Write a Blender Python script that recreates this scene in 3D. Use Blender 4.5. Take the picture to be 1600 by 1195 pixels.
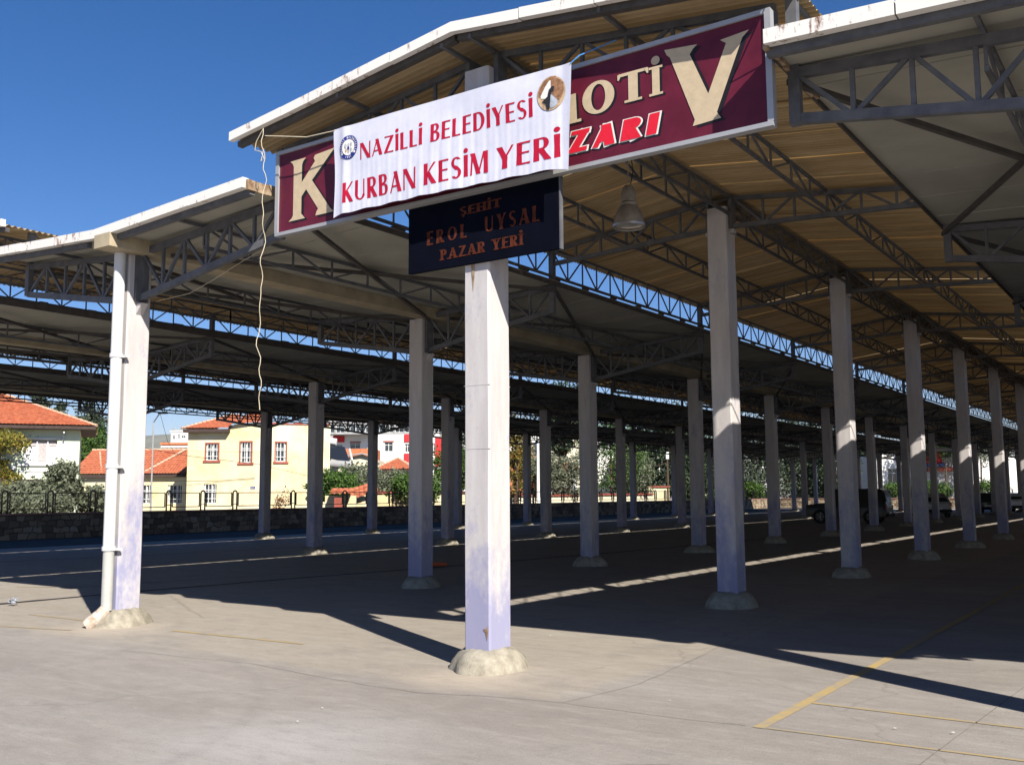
import bpy, bmesh, math, random
from mathutils import Vector, Matrix, noise
random.seed(7)
R_ = math.radians
S = bpy.context.scene
for o in list(bpy.data.objects): bpy.data.objects.remove(o)
COL = S.collection

# ------------------------------------------------------------------ camera
FW = Vector((-0.5677, 0.8156, 0.1123)).normalized()
RT = Vector((0.8204, 0.5718, -0.0060)); RT = (RT - FW * RT.dot(FW)).normalized()
UP = RT.cross(FW)
CAM = Vector((0, 0, 1.6)); FPX = 1538.7
cd = bpy.data.cameras.new("camera"); cam = bpy.data.objects.new("camera", cd); COL.objects.link(cam)
cam.matrix_world = Matrix(((RT.x, UP.x, -FW.x, 0), (RT.y, UP.y, -FW.y, 0), (RT.z, UP.z, -FW.z, 1.6), (0, 0, 0, 1)))
cd.sensor_fit = 'HORIZONTAL'; cd.sensor_width = 36; cd.lens = FPX / 1600 * 36
cd.clip_start = 0.1; cd.clip_end = 20000
S.camera = cam

# ------------------------------------------------------------------ light
SUN = Vector((1.135, -0.625, 1.0)).normalized()
W = bpy.data.worlds.new("World"); S.world = W; W.use_nodes = True
nt = W.node_tree; nt.nodes.clear()
sky = nt.nodes.new('ShaderNodeTexSky'); sky.sky_type = 'NISHITA'; sky.sun_disc = False
sky.sun_elevation = math.asin(SUN.z); sky.sun_rotation = math.atan2(SUN.x, SUN.y)
sky.altitude = 100; sky.air_density = 1.0; sky.dust_density = 0.1; sky.ozone_density = 3.0
bg = nt.nodes.new('ShaderNodeBackground'); bg.inputs[1].default_value = 0.056
wo = nt.nodes.new('ShaderNodeOutputWorld')
hs = nt.nodes.new('ShaderNodeHueSaturation'); hs.inputs['Saturation'].default_value = 1.33
nt.links.new(sky.outputs[0], hs.inputs['Color']); tn = nt.nodes.new('ShaderNodeMix'); tn.data_type = 'RGBA'; tn.blend_type = 'MULTIPLY'; tn.inputs[0].default_value = 1; tn.inputs[7].default_value = (1.04, .94, 1.13, 1)
nt.links.new(hs.outputs[0], tn.inputs[6]); nt.links.new(tn.outputs[2], bg.inputs[0]); nt.links.new(bg.outputs[0], wo.inputs[0])
sd = bpy.data.lights.new("sun", 'SUN'); sd.energy = 5.0; sd.angle = R_(0.5); sd.color = (1.0, 0.94, 0.84)
so = bpy.data.objects.new("sun", sd); COL.objects.link(so)
so.rotation_euler = SUN.to_track_quat('Z', 'Y').to_euler(); so.location = (20, -12, 30)
S.view_settings.view_transform = 'Standard'; S.view_settings.look = 'None'
S.view_settings.exposure = 0.85; S.view_settings.gamma = 1.0; S.view_settings.use_curve_mapping = False
S.render.engine = 'CYCLES'
S.cycles.max_bounces = 6; S.cycles.diffuse_bounces = 1; S.cycles.transmission_bounces = 4
S.cycles.transparent_max_bounces = 8; S.cycles.sample_clamp_indirect = 4.0
S.cycles.use_denoising = True

# ------------------------------------------------------------------ materials
class NT:
    def __init__(s, name):
        s.m = bpy.data.materials.new(name); s.m.use_nodes = True
        s.t = s.m.node_tree; s.b = s.t.nodes['Principled BSDF']; s.out = s.t.nodes['Material Output']
    def n(s, typ, **kw):
        x = s.t.nodes.new(typ)
        for k, v in kw.items(): setattr(x, k, v)
        return x
    def l(s, a, b): s.t.links.new(a, b)
    def obj(s, scale=(1, 1, 1)):
        tc = s.n('ShaderNodeNewGeometry'); mp = s.n('ShaderNodeMapping'); mp.inputs['Scale'].default_value = scale
        s.l(tc.outputs['Position'], mp.inputs[0]); return mp.outputs[0]
    def noise(s, vec, scale, detail=4, rough=.6):
        x = s.n('ShaderNodeTexNoise'); x.inputs['Scale'].default_value = scale
        x.inputs['Detail'].default_value = detail; x.inputs['Roughness'].default_value = rough
        s.l(vec, x.inputs['Vector']); return x.outputs['Fac']
    def ramp(s, fac, stops):
        x = s.n('ShaderNodeValToRGB'); e = x.color_ramp.elements
        while len(e) > 1: e.remove(e[0])
        e[0].position, e[0].color = stops[0][0], (*stops[0][1], 1)
        for p, c in stops[1:]:
            q = e.new(p); q.color = (*c, 1)
        s.l(fac, x.inputs[0]); return x.outputs[0]
    def mix(s, fac, a, b, mode='MIX'):
        x = s.n('ShaderNodeMix', data_type='RGBA', blend_type=mode)
        for sock, v in ((x.inputs[0], fac), (x.inputs[6], a), (x.inputs[7], b)):
            if hasattr(v, 'is_output'): s.l(v, sock)
            elif isinstance(v, (int, float)): sock.default_value = v
            else: sock.default_value = (*v, 1)
        return x.outputs[2]
    def math(s, op, a, b=0.0, c=None, clamp=False):
        x = s.n('ShaderNodeMath', operation=op, use_clamp=clamp)
        for i, v in enumerate((a, b, c)):
            if v is None: continue
            if hasattr(v, 'is_output'): s.l(v, x.inputs[i])
            else: x.inputs[i].default_value = v
        return x.outputs[0]
    def sepz(s):
        g = s.n('ShaderNodeNewGeometry'); q = s.n('ShaderNodeSeparateXYZ'); s.l(g.outputs['Position'], q.inputs[0]); return q.outputs
    def bump(s, h, strength, dist=.01):
        x = s.n('ShaderNodeBump'); x.inputs['Strength'].default_value = strength; x.inputs['Distance'].default_value = dist
        s.l(h, x.inputs['Height']); s.l(x.outputs[0], s.b.inputs['Normal'])
    def set(s, col=None, rough=None, metal=None, spec=None):
        for k, v in (('Base Color', col), ('Roughness', rough), ('Metallic', metal), ('Specular IOR Level', spec)):
            if v is None: continue
            if hasattr(v, 'is_output'): s.l(v, s.b.inputs[k])
            elif isinstance(v, tuple): s.b.inputs[k].default_value = (*v, 1)
            else: s.b.inputs[k].default_value = v
        return s.m

def mottled(name, c, var=.25, scale=6, rough=.7, metal=0, bump=0, spec=.3, c2=None):
    m = NT(name); v = m.obj(); f = m.noise(v, scale, 6)
    a = tuple(x * (1 - var) for x in c); b = c2 or tuple(min(1, x * (1 + var)) for x in c)
    col = m.ramp(f, [(.3, a), (.7, b)])
    if bump: m.bump(m.noise(v, scale * 8, 3), bump, .01)
    return m.set(col, rough, metal, spec)

M = {}
def mk_ground():
    m = NT('market_concrete'); v = m.obj(); vs = m.obj((.5, 1.4, 1))
    big = m.noise(v, .23, 5, .65); med = m.noise(vs, 1.3, 8, .7); fine = m.noise(v, 22, 4, .8); streak = m.noise(m.obj((.12, 1.0, 1)), .9, 5, .6)
    col = m.ramp(big, [(.32, (.27, .24, .212)), (.5, (.325, .293, .262)), (.68, (.37, .338, .305))])
    col = m.mix(m.math('MULTIPLY', m.ramp_f(med, .35, .75) if hasattr(m, 'ramp_f') else med, .6), col, (.20, .18, .165))
    col = m.mix(m.math('MULTIPLY', m.math('SUBTRACT', streak, .45, clamp=True), 1.6, clamp=True), col, (.37, .345, .32))
    col = m.mix(m.math('MULTIPLY', m.math('SUBTRACT', fine, .5, clamp=True), .9, clamp=True), col, (.12, .11, .10))
    P_ = m.sepz(); wob = m.math('MULTIPLY', m.math('SUBTRACT', med, .5), .5)
    sa = m.math('MULTIPLY', m.math('SUBTRACT', m.math('ADD', P_['Y'], wob), 6.55), 5, clamp=True); sb = m.math('MULTIPLY', m.math('SUBTRACT', -4.15, m.math('ADD', P_['X'], m.math('MULTIPLY', wob, .4))), 6, clamp=True)
    slab = m.math('MULTIPLY', sa, sb)
    col = m.mix(m.math('MULTIPLY', slab, .42), col, (.40, .345, .265))
    st = m.noise(m.obj((1, 1, 1)), .9, 7, .75); col = m.mix(m.math('MULTIPLY', m.math('SUBTRACT', st, .52, clamp=True), 3.0, clamp=True), col, (.20, .182, .165))
    st2 = m.noise(m.obj((.25, 1.6, 1)), 2.2, 6, .7); col = m.mix(m.math('MULTIPLY', m.math('SUBTRACT', st2, .55, clamp=True), 2.4, clamp=True), col, (.42, .395, .36))
    for (cx, cy, rr, a_) in ((-5.0, 4.6, 1.3, .35), (-5.4, 7.1, .8, .5), (-11.1, 7.2, .9, .45)):
        d = m.n('ShaderNodeVectorMath', operation='DISTANCE'); m.l(P_[0].node.inputs[0].links[0].from_socket, d.inputs[0]); d.inputs[1].default_value = (cx, cy, 0)
        kk = m.math('MULTIPLY', m.math('SUBTRACT', 1, m.math('DIVIDE', m.math('ADD', d.outputs['Value'], wob), rr), clamp=True), a_ * 1.6, clamp=True)
        col = m.mix(kk, col, (.46, .44, .43) if cy < 5 else (.50, .42, .33))
    n4 = m.noise(m.obj((.6, 1.5, 1)), 4.5, 7, .8)
    col = m.mix(m.math('MULTIPLY', m.math('SUBTRACT', n4, .5, clamp=True), 2.6, clamp=True), col, (.20, .182, .168))
    col = m.mix(m.math('MULTIPLY', m.math('SUBTRACT', .47, n4, clamp=True), 2.0, clamp=True), col, (.46, .43, .39))
    sp = m.noise(v, 34, 2, .5); col = m.mix(m.math('MULTIPLY', m.math('SUBTRACT', sp, .68, clamp=True), 8, clamp=True), col, (.10, .09, .085))
    # tyre arcs: thin curved darker bands
    g = m.n('ShaderNodeNewGeometry')
    for (cx, cy, r, w, st) in ((-9.5, 2.2, 4.6, .09, .28), (-9.5, 2.2, 3.1, .08, .25), (-1.5, 1.5, 5.3, .1, .22), (-14, 4, 5.2, .1, .2)):
        d = m.n('ShaderNodeVectorMath', operation='DISTANCE'); m.l(g.outputs['Position'], d.inputs[0]); d.inputs[1].default_value = (cx, cy, 0)
        k = m.math('SUBTRACT', 1, m.math('DIVIDE', m.math('ABSOLUTE', m.math('SUBTRACT', d.outputs['Value'], r)), w), clamp=True)
        col = m.mix(m.math('MULTIPLY', m.math('MULTIPLY', k, med), st * .8), col, (.13, .125, .12))
    # faint crack network
    vo = m.n('ShaderNodeTexVoronoi', feature='DISTANCE_TO_EDGE'); vo.inputs['Scale'].default_value = .16
    dist = m.n('ShaderNodeVectorMath', operation='ADD'); nn = m.n('ShaderNodeTexNoise'); nn.inputs['Scale'].default_value = 1.3; m.l(v, nn.inputs['Vector'])
    m.l(v, dist.inputs[0]); m.l(nn.outputs['Color'], dist.inputs[1]); m.l(dist.outputs[0], vo.inputs['Vector'])
    ck = m.math('SUBTRACT', 1, m.math('MULTIPLY', vo.outputs['Distance'], 260), clamp=True)
    col = m.mix(m.math('MULTIPLY', ck, .25), col, (.1, .09, .085))
    agg = m.noise(v, 75, 3, .8)
    col = m.mix(m.math('MULTIPLY', m.math('SUBTRACT', agg, .52, clamp=True), 2.4, clamp=True), col, (.15, .14, .13))
    col = m.mix(m.math('MULTIPLY', m.math('SUBTRACT', .47, agg, clamp=True), 1.6, clamp=True), col, (.50, .47, .43))
    m.bump(m.math('ADD', m.math('ADD', fine, m.math('MULTIPLY', agg, .6)), m.math('MULTIPLY', med, 2.5)), .55, .008)
    return m.set(col, m.math('ADD', m.math('MULTIPLY', med, .25), .6), None, .35)
M['ground'] = mk_ground()
M['asphalt'] = mottled('asphalt', (.085, .08, .075), .25, 3, .95, bump=.2, spec=.1)
M['soil'] = mottled('garden_soil', (.14, .11, .075), .4, 1.5, .95, bump=.4)

def mk_column():
    m = NT('painted_column'); z = m.sepz()['Z']; v = m.obj((1, 1, .35)); f = m.noise(v, 3.0, 6, .65); f2 = m.noise(m.obj(), 14, 5, .7); f3 = m.noise(m.obj((3, 3, .5)), 2.1, 5, .7)
    low = m.math('SUBTRACT', 1, m.math('DIVIDE', z, 2.3), clamp=True)
    ff = m.math('ADD', m.math('MULTIPLY', f, .65), m.math('MULTIPLY', m.noise(m.obj((1, 1, .6)), 11, 6, .75), .35))
    k = m.math('MULTIPLY', m.math('SUBTRACT', m.math('ADD', ff, m.math('MULTIPLY', low, .22)), .545, clamp=True), 6, clamp=True)
    base = m.ramp(f3, [(.3, (.43, .40, .40)), (.65, (.53, .505, .495))])
    col = m.mix(m.math('MULTIPLY', k, .8), base, (.235, .24, .40))
    col = m.mix(m.math('MULTIPLY', m.math('SUBTRACT', f2, .60, clamp=True), 3.2, clamp=True), col, (.36, .32, .28))
    m.bump(f2, .25, .006)
    return m.set(col, .75, None, .25)
M['column'] = mk_column()
M['mound'] = mottled('footing_concrete', (.27, .24, .19), .2, 9, .95, bump=1.2, c2=(.42, .385, .31), spec=.1)
M['steel'] = mottled('grey_painted_steel', (.095, .099, .112), .18, 7, .6, c2=(.14, .14, .148))
M['steel_dark'] = mottled('brown_weathered_steel', (.075, .068, .064), .25, 7, .65)
M['panel'] = mottled('cream_sandwich_panel', (.36, .35, .30), .14, 1.2, .6, spec=.3)
M['gutter'] = mottled('beige_gutter_metal', (.38, .32, .22), .25, 2.5, .6)
M['pipe'] = mottled('white_downspout', (.62, .62, .62), .06, 3, .5)
M['pipe_grey'] = mottled('grey_downspout', (.40, .40, .38), .1, 5, .6)
def mk_fascia():
    m = NT('rusty_white_fascia'); v = m.obj(); a = m.noise(v, 2.2, 8, .75); b = m.noise(m.obj((2.5, 2.5, .6)), 7, 5, .7)
    k = m.math('MULTIPLY', m.math('SUBTRACT', m.math('ADD', m.math('MULTIPLY', a, .55), m.math('MULTIPLY', b, .45)), .548, clamp=True), 14, clamp=True)
    col = m.mix(k, (.74, .72, .68), m.ramp(b, [(.4, (.26, .10, .04)), (.7, (.13, .05, .025))]))
    return m.set(col, .6, None, .3)
M['fascia'] = mk_fascia()
M['rust_white'] = mottled('rust_stained_white_pipe', (.36, .20, .10), .3, 14, .7, c2=(.66, .62, .56))
M['rust'] = mottled('rusty_flashing', (.20, .09, .04), .4, 7, .9, c2=(.45, .36, .25))
def mk_amber():
    m = NT('amber_fibreglass_sheet'); v = m.obj(); p = m.sepz()['Y']
    fr = m.math('FRACT', m.math('DIVIDE', m.math('SUBTRACT', p, 7.07), .9717))
    lap = m.math('SUBTRACT', 1, m.math('DIVIDE', fr, .03), clamp=True)
    f = m.noise(m.obj((.35, 3.2, 1)), 1.3, 6, .75)
    col = m.ramp(f, [(.3, (.25, .18, .10)), (.5, (.38, .29, .175)), (.72, (.56, .45, .29))])
    rib_shade = m.math('POWER', m.math('ABSOLUTE', m.math('SINE', m.math('MULTIPLY', p, math.pi / .09))), 2)
    col = m.mix(m.math('MULTIPLY', rib_shade, .45), col, (.10, .07, .045))  # shading of the corrugation painted into the colour as a darker wave
    seam = m.math('SUBTRACT', 1, m.math('DIVIDE', m.math('ABSOLUTE', m.math('SUBTRACT', fr, .965)), .022), clamp=True)
    col = m.mix(m.math('MULTIPLY', seam, .8), col, (.04, .03, .022))
    tr = m.n('ShaderNodeBsdfTranslucent'); m.l(m.ramp(f, [(.3, (.55, .30, .09)), (.7, (.85, .55, .22))]), tr.inputs[0])
    df = m.n('ShaderNodeBsdfDiffuse'); m.l(col, df.inputs[0])
    mx = m.n('ShaderNodeMixShader'); m.l(m.math('ADD', .032, m.math('MULTIPLY', lap, .45)), mx.inputs[0])
    m.l(df.outputs[0], mx.inputs[1]); m.l(tr.outputs[0], mx.inputs[2]); m.l(mx.outputs[0], m.out.inputs[0])
    return m.m
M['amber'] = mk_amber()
M['maroon'] = mottled('maroon_sign_face', (.105, .012, .026), .22, 4, .35, spec=.3)
M['silver'] = mottled('aluminium_frame', (.40, .40, .41), .08, 5, .4, metal=.3)
M['letter_cream'] = mottled('cream_letter', (.50, .40, .27), .10, 14, .6)
M['letter_black'] = mottled('black_letter_shadow', (.012, .010, .014), .1, 8, .5)
M['letter_red'] = mottled('red_letter', (.62, .015, .035), .08, 8, .5)
M['white_print'] = mottled('white_outline', (.75, .72, .68), .05, 8, .6)
M['navy'] = mottled('navy_sign_face', (.0032, .0042, .0095), .2, 4, .85, spec=.03)
M['letter_rust'] = mottled('faded_orange_letter', (.085, .024, .014), .4, 18, .85, spec=.03)
M['crimson'] = mottled('crimson_print', (.42, .008, .035), .05, 8, .7, spec=.2)
def mk_cloth():
    m = NT('white_banner_cloth'); v = m.obj(); f = m.noise(v, 9, 4)
    m.set(m.ramp(f, [(.3, (.56, .57, .68)), (.7, (.62, .63, .74))]), .8, None, .2); m.bump(m.noise(v, 60, 3), .15, .003)
    return m.m
M['cloth'] = mk_cloth()
M['badge_blue'] = mottled('badge_blue', (.015, .03, .22), .1, 8)
M['print_brown'] = mottled('print_brown', (.25, .13, .07), .5, 30)
M['print_tan'] = mottled('print_tan', (.48, .33, .20), .4, 30)
M['print_black'] = mottled('print_black', (.02, .02, .025), .2, 30)
M['print_grey'] = mottled('print_grey', (.35, .38, .44), .3, 30)
M['black_metal'] = mottled('black_railing', (.006, .006, .006), .2, 8, .6, spec=.1)
M['stone'] = None
def mk_stone():
    m = NT('rubble_stone'); v = m.obj(); f = m.noise(v, 9, 5); g = m.n('ShaderNodeNewGeometry'); oi = m.n('ShaderNodeObjectInfo')
    r = m.math('FRACT', m.math('ADD', g.outputs['Random Per Island'], oi.outputs['Random']))
    c = m.ramp(r, [(0, (.10, .075, .055)), (.35, (.20, .15, .10)), (.7, (.32, .24, .15)), (1, (.42, .34, .24))])
    c = m.mix(m.math('MULTIPLY', f, .5), c, (.16, .13, .10)); m.bump(f, .6, .02)
    return m.set(c, .9, None, .2)
M['stone'] = mk_stone()
M['mortar'] = mottled('wall_mortar', (.11, .085, .065), .25, 6, .95)
M['coping'] = mottled('wall_coping', (.30, .16, .12), .2, 4, .9)
M['wallwhite'] = mottled('pale_green_white_render', (.68, .74, .55), .05, 1.5, .85)
M['wallyellow'] = None
def mk_yel():
    m = NT('yellow_patched_render'); v = m.obj(); a = m.noise(v, .35, 7, .7); b = m.noise(v, 1.8, 6, .7)
    c = m.ramp(a, [(.35, (.60, .50, .27)), (.5, (.66, .58, .37)), (.65, (.70, .65, .47))])
    c = m.mix(m.math('MULTIPLY', m.math('SUBTRACT', b, .6, clamp=True), 4, clamp=True), c, (.60, .42, .14))
    m.bump(b, .3, .02); return m.set(c, .9, None, .2)
M['wallyellow'] = mk_yel()
M['wallcream'] = mottled('cream_render', (.66, .61, .46), .08, .8, .9)
M['wallplain'] = mottled('white_render', (.72, .71, .68), .05, .8, .9)
M['wallgrey'] = mottled('grey_render', (.30, .30, .30), .15, .8, .9)
M['wallred'] = mottled('red_render', (.55, .03, .035), .08, .8, .8)
M['wallblue'] = mottled('blue_fascia_paint', (.06, .12, .30), .1, 2, .6)
M['brick'] = mottled('orange_brick', (.50, .17, .075), .25, 6, .9)
M['trimred'] = mottled('red_brown_trim', (.32, .085, .06), .15, 3, .8)
M['glass'] = NT('window_glass').set((.035, .045, .05), .12, 0, .8)
M['curtain'] = mottled('lace_curtain', (.42, .38, .38), .2, 8, .9)
M['wframe'] = mottled('white_window_frame', (.72, .72, .70), .05, 5, .5)
M['wood_dark'] = mottled('dark_wood_soffit', (.06, .04, .035), .3, 5, .8)
def mk_tile():
    m = NT('clay_roof_tile'); g = m.n('ShaderNodeNewGeometry'); f = m.noise(m.obj(), 3.5, 6, .7); oi = m.n('ShaderNodeObjectInfo')
    c = m.ramp(f, [(.3, (.26, .062, .030)), (.5, (.42, .115, .055)), (.72, (.55, .20, .10))])
    c = m.mix(m.math('MULTIPLY', m.noise(m.obj(), 1.0, 4), .25), c, (.48, .28, .18)); return m.set(c, .85, None, .2)
M['tile'] = mk_tile()
M['tilecap'] = mottled('ridge_tile_mortar', (.55, .36, .25), .25, 6, .9)
def mk_leaf(name, cs):
    m = NT(name); g = m.n('ShaderNodeNewGeometry'); oi = m.n('ShaderNodeObjectInfo')
    f = m.noise(m.obj(), .9, 3); r = m.math('ADD', m.math('MULTIPLY', g.outputs['Random Per Island'], .6), m.math('MULTIPLY', f, .4))
    c = m.ramp(r, [(.15, cs[0]), (.5, cs[1]), (.85, cs[2])])
    tr = m.n('ShaderNodeBsdfTranslucent'); m.l(c, tr.inputs[0]); m.set(c, .6, None, .25)
    mx = m.n('ShaderNodeMixShader'); mx.inputs[0].default_value = .22
    m.l(m.b.outputs[0], mx.inputs[1]); m.l(tr.outputs[0], mx.inputs[2]); m.l(mx.outputs[0], m.out.inputs[0]); return m.m
M['leaf_olive'] = mk_leaf('olive_leaf', [(.07, .085, .05), (.14, .16, .10), (.24, .26, .18)])
M['leaf_green'] = mk_leaf('green_leaf', [(.025, .06, .014), (.06, .12, .022), (.11, .18, .035)])
M['leaf_dark'] = mk_leaf('dark_conifer_leaf', [(.016, .032, .018), (.035, .06, .03), (.07, .095, .045)])
M['leaf_cypress'] = mk_leaf('cypress_leaf', [(.03, .045, .03), (.06, .085, .05), (.10, .125, .08)])
M['leaf_vine'] = mk_leaf('autumn_vine_leaf', [(.08, .10, .02), (.20, .19, .03), (.33, .22, .05)])
M['leaf_yellow'] = mk_leaf('yellowing_leaf', [(.09, .10, .02), (.20, .17, .03), (.30, .17, .04)])
M['leaf_red'] = mk_leaf('reddish_shrub_leaf', [(.12, .08, .03), (.22, .10, .05), (.32, .16, .08)])
M['bark'] = mottled('bark', (.09, .06, .045), .35, 6, .95, bump=.8)
M['yellow_paint'] = None
def mk_yp():
    m = NT('worn_yellow_road_paint'); f = m.noise(m.obj(), 9, 6, .8); f2 = m.noise(m.obj(), 1.4, 3)
    k = m.math('MULTIPLY', m.math('SUBTRACT', m.math('ADD', m.math('MULTIPLY', f, .6), m.math('MULTIPLY', f2, .4)), .40, clamp=True), 6, clamp=True)
    return m.set(m.mix(k, (.30, .265, .21), (.43, .31, .13)), .7, None, .3)
M['yellow_paint'] = mk_yp()
M['crack'] = mottled('joint_dirt', (.20, .18, .16), .3, 5, .95)
M['drain'] = mottled('drain_grating', (.03, .03, .032), .4, 20, .7)
M['rope'] = mottled('pale_cord', (.52, .46, .34), .15, 20, .9)
M['rope_blue'] = mottled('blue_cord', (.06, .22, .5), .15, 20, .8)
M['lampshade'] = mottled('dusty_lamp_housing', (.30, .26, .21), .25, 9, .55, metal=.3)
M['lampmetal'] = mottled('lamp_rim_metal', (.50, .49, .47), .15, 9, .35, metal=.7)
M['tyre'] = mottled('tyre_rubber', (.02, .02, .02), .2, 9, .85)
M['rim'] = mottled('alloy_rim', (.10, .10, .10), .1, 9, .4, metal=.5)
def paint(name, c): 
    m = NT(name); m.b.inputs['Coat Weight'].default_value = .25; m.b.inputs['Coat Roughness'].default_value = .05
    return m.set(c, .45, .1, .4)
M['car_dark'] = paint('dark_green_car_paint', (.012, .018, .018)); M['car_silver'] = paint('silver_car_paint', (.42, .43, .44))
M['car_white'] = paint('white_car_paint', (.62, .63, .65)); M['car_blue'] = paint('pale_blue_car_paint', (.30, .40, .52))
M['taillight'] = NT('red_tail_light').set((.35, .01, .01), .2, 0, .5); M['headlight'] = NT('clear_headlight').set((.6, .6, .6), .1, 0, .6)
M['hill'] = mottled('scrub_hillside', (.17, .17, .13), .35, .004, .95)
M['solar'] = NT('solar_collector').set((.02, .025, .035), .15, .2, .6)
M['litter'] = mottled('white_litter', (.75, .75, .74), .1, 20, .7)
M['plastic_orange'] = mottled('orange_plastic', (.6, .12, .04), .1, 20, .6)
M['wire'] = mottled('black_cable', (.02, .02, .02), .1, 5, .7)

# ------------------------------------------------------------------ mesh builder
class MB:
    def __init__(s): s.v = []; s.f = []; s.sm = False
    def add(s, vs, fs):
        n = len(s.v); s.v += [tuple(v) for v in vs]; s.f += [tuple(i + n for i in f) for f in fs]; return s
    def box(s, x0, y0, z0, x1, y1, z1):
        v = [(x, y, z) for z in (z0, z1) for y in (y0, y1) for x in (x0, x1)]
        return s.add(v, [(0, 2, 3, 1), (4, 5, 7, 6), (0, 1, 5, 4), (2, 6, 7, 3), (0, 4, 6, 2), (1, 3, 7, 5)])
    def hexa(s, p):   # 8 points: bottom 4 ccw, top 4 ccw
        return s.add(p, [(0, 3, 2, 1), (4, 5, 6, 7), (0, 1, 5, 4), (1, 2, 6, 5), (2, 3, 7, 6), (3, 0, 4, 7)])
    def bar(s, p, q, w, h=None, up=(0, 0, 1)):
        p = Vector(p); q = Vector(q); d = (q - p).normalized(); up = Vector(up)
        if abs(d.dot(up)) > .95: up = Vector((0, 1, 0))
        a = d.cross(up).normalized() * (w / 2); b = a.cross(d).normalized() * ((h or w) / 2)
        return s.hexa([p - a - b, p + a - b, q + a - b, q - a - b, p - a + b, p + a + b, q + a + b, q - a + b])
    def tube(s, pts, r, n=8, cap=True):
        pts = [Vector(p) for p in pts]; rs = r if isinstance(r, (list, tuple)) else [r] * len(pts)
        vs = []; fs = []; prev = None
        for i, p in enumerate(pts):
            d = (pts[min(i + 1, len(pts) - 1)] - pts[max(i - 1, 0)]).normalized()
            ref = Vector((0, 0, 1)) if abs(d.z) < .9 else Vector((1, 0, 0))
            a = d.cross(ref).normalized() if prev is None else (prev - d * prev.dot(d)).normalized()
            prev = a; b = d.cross(a)
            for k in range(n):
                t = 2 * math.pi * k / n; vs.append(p + (a * math.cos(t) + b * math.sin(t)) * rs[i])
        for i in range(len(pts) - 1):
            for k in range(n):
                k2 = (k + 1) % n; fs.append((i * n + k, i * n + k2, (i + 1) * n + k2, (i + 1) * n + k))
        if cap: fs += [tuple(range(n))[::-1], tuple((len(pts) - 1) * n + k for k in range(n))]
        s.sm = True
        return s.add(vs, fs)
    def lathe(s, prof, c=(0, 0, 0), n=20):
        vs = [(c[0] + r * math.cos(2 * math.pi * k / n), c[1] + r * math.sin(2 * math.pi * k / n), c[2] + z) for r, z in prof for k in range(n)]
        fs = [(i * n + k, i * n + (k + 1) % n, (i + 1) * n + (k + 1) % n, (i + 1) * n + k) for i in range(len(prof) - 1) for k in range(n)]
        s.sm = True; return s.add(vs, fs)
    def build(s, name, mat, parent=None, org=None, kind=None):
        me = bpy.data.meshes.new(name)
        o0 = Vector(org) if org is not None else (root_loc(parent) if parent else Vector())
        me.from_pydata([tuple(Vector(v) - o0) for v in s.v], [], s.f); me.update()
        if s.sm:
            for p in me.polygons: p.use_smooth = True
            try: me.set_sharp_from_angle(angle=R_(40))
            except Exception: pass
        for m in (mat if isinstance(mat, (list, tuple)) else [mat]): me.materials.append(M[m] if isinstance(m, str) else m)
        o = bpy.data.objects.new(name, me); COL.objects.link(o)
        if parent: o.parent = parent
        else: o.location = o0
        if kind: o['kind'] = kind
        return o
def root_loc(o):
    while o.parent: o = o.parent
    return Vector(o.location)
def tag(o, label=None, cat=None, group=None, kind=None):
    if label: o['label'] = label
    if cat: o['category'] = cat
    if group: o['group'] = group
    if kind: o['kind'] = kind
    return o
def thing(name, loc, label, cat, group=None):
    o = bpy.data.objects.new(name, None); COL.objects.link(o); o.location = loc; o.empty_display_size = .2
    return tag(o, label, cat, group)
KIDS = {}
def kids(o): return [c for c in bpy.data.objects if c.parent == o]
def copy_tree(o, parent=None, tree=None):
    c = o.copy(); COL.objects.link(c); c.parent = parent
    for ch in (tree or kids)(o): copy_tree(ch, c, tree)
    return c
def snapshot(o): return (o, [snapshot(c) for c in kids(o)])
def copy_snap(sn, parent=None):
    c = sn[0].copy(); COL.objects.link(c)
    if parent: c.parent = parent
    for ch in sn[1]: copy_snap(ch, c)
    return c
def dup(o, parent, dx=0, dy=0, dz=0):
    c = o.copy(); COL.objects.link(c); c.parent = parent; c.location = o.location + Vector((dx, dy, dz)); return c
def at(px, py, d):   # direction through a pixel of the photograph, d metres deep
    r = FW + RT * ((px - 800) / FPX) + UP * ((597.5 - py) / FPX); return CAM + r * d
def gat(px, d):      # ground point
    p = at(px, 775, d); return Vector((p.x, p.y, 0))
ORD = ['frontmost', 'second', 'third', 'fourth', 'fifth', 'sixth', 'seventh', 'eighth', 'ninth', 'tenth', 'eleventh', 'twelfth', 'thirteenth', 'fourteenth', 'last']

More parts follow.
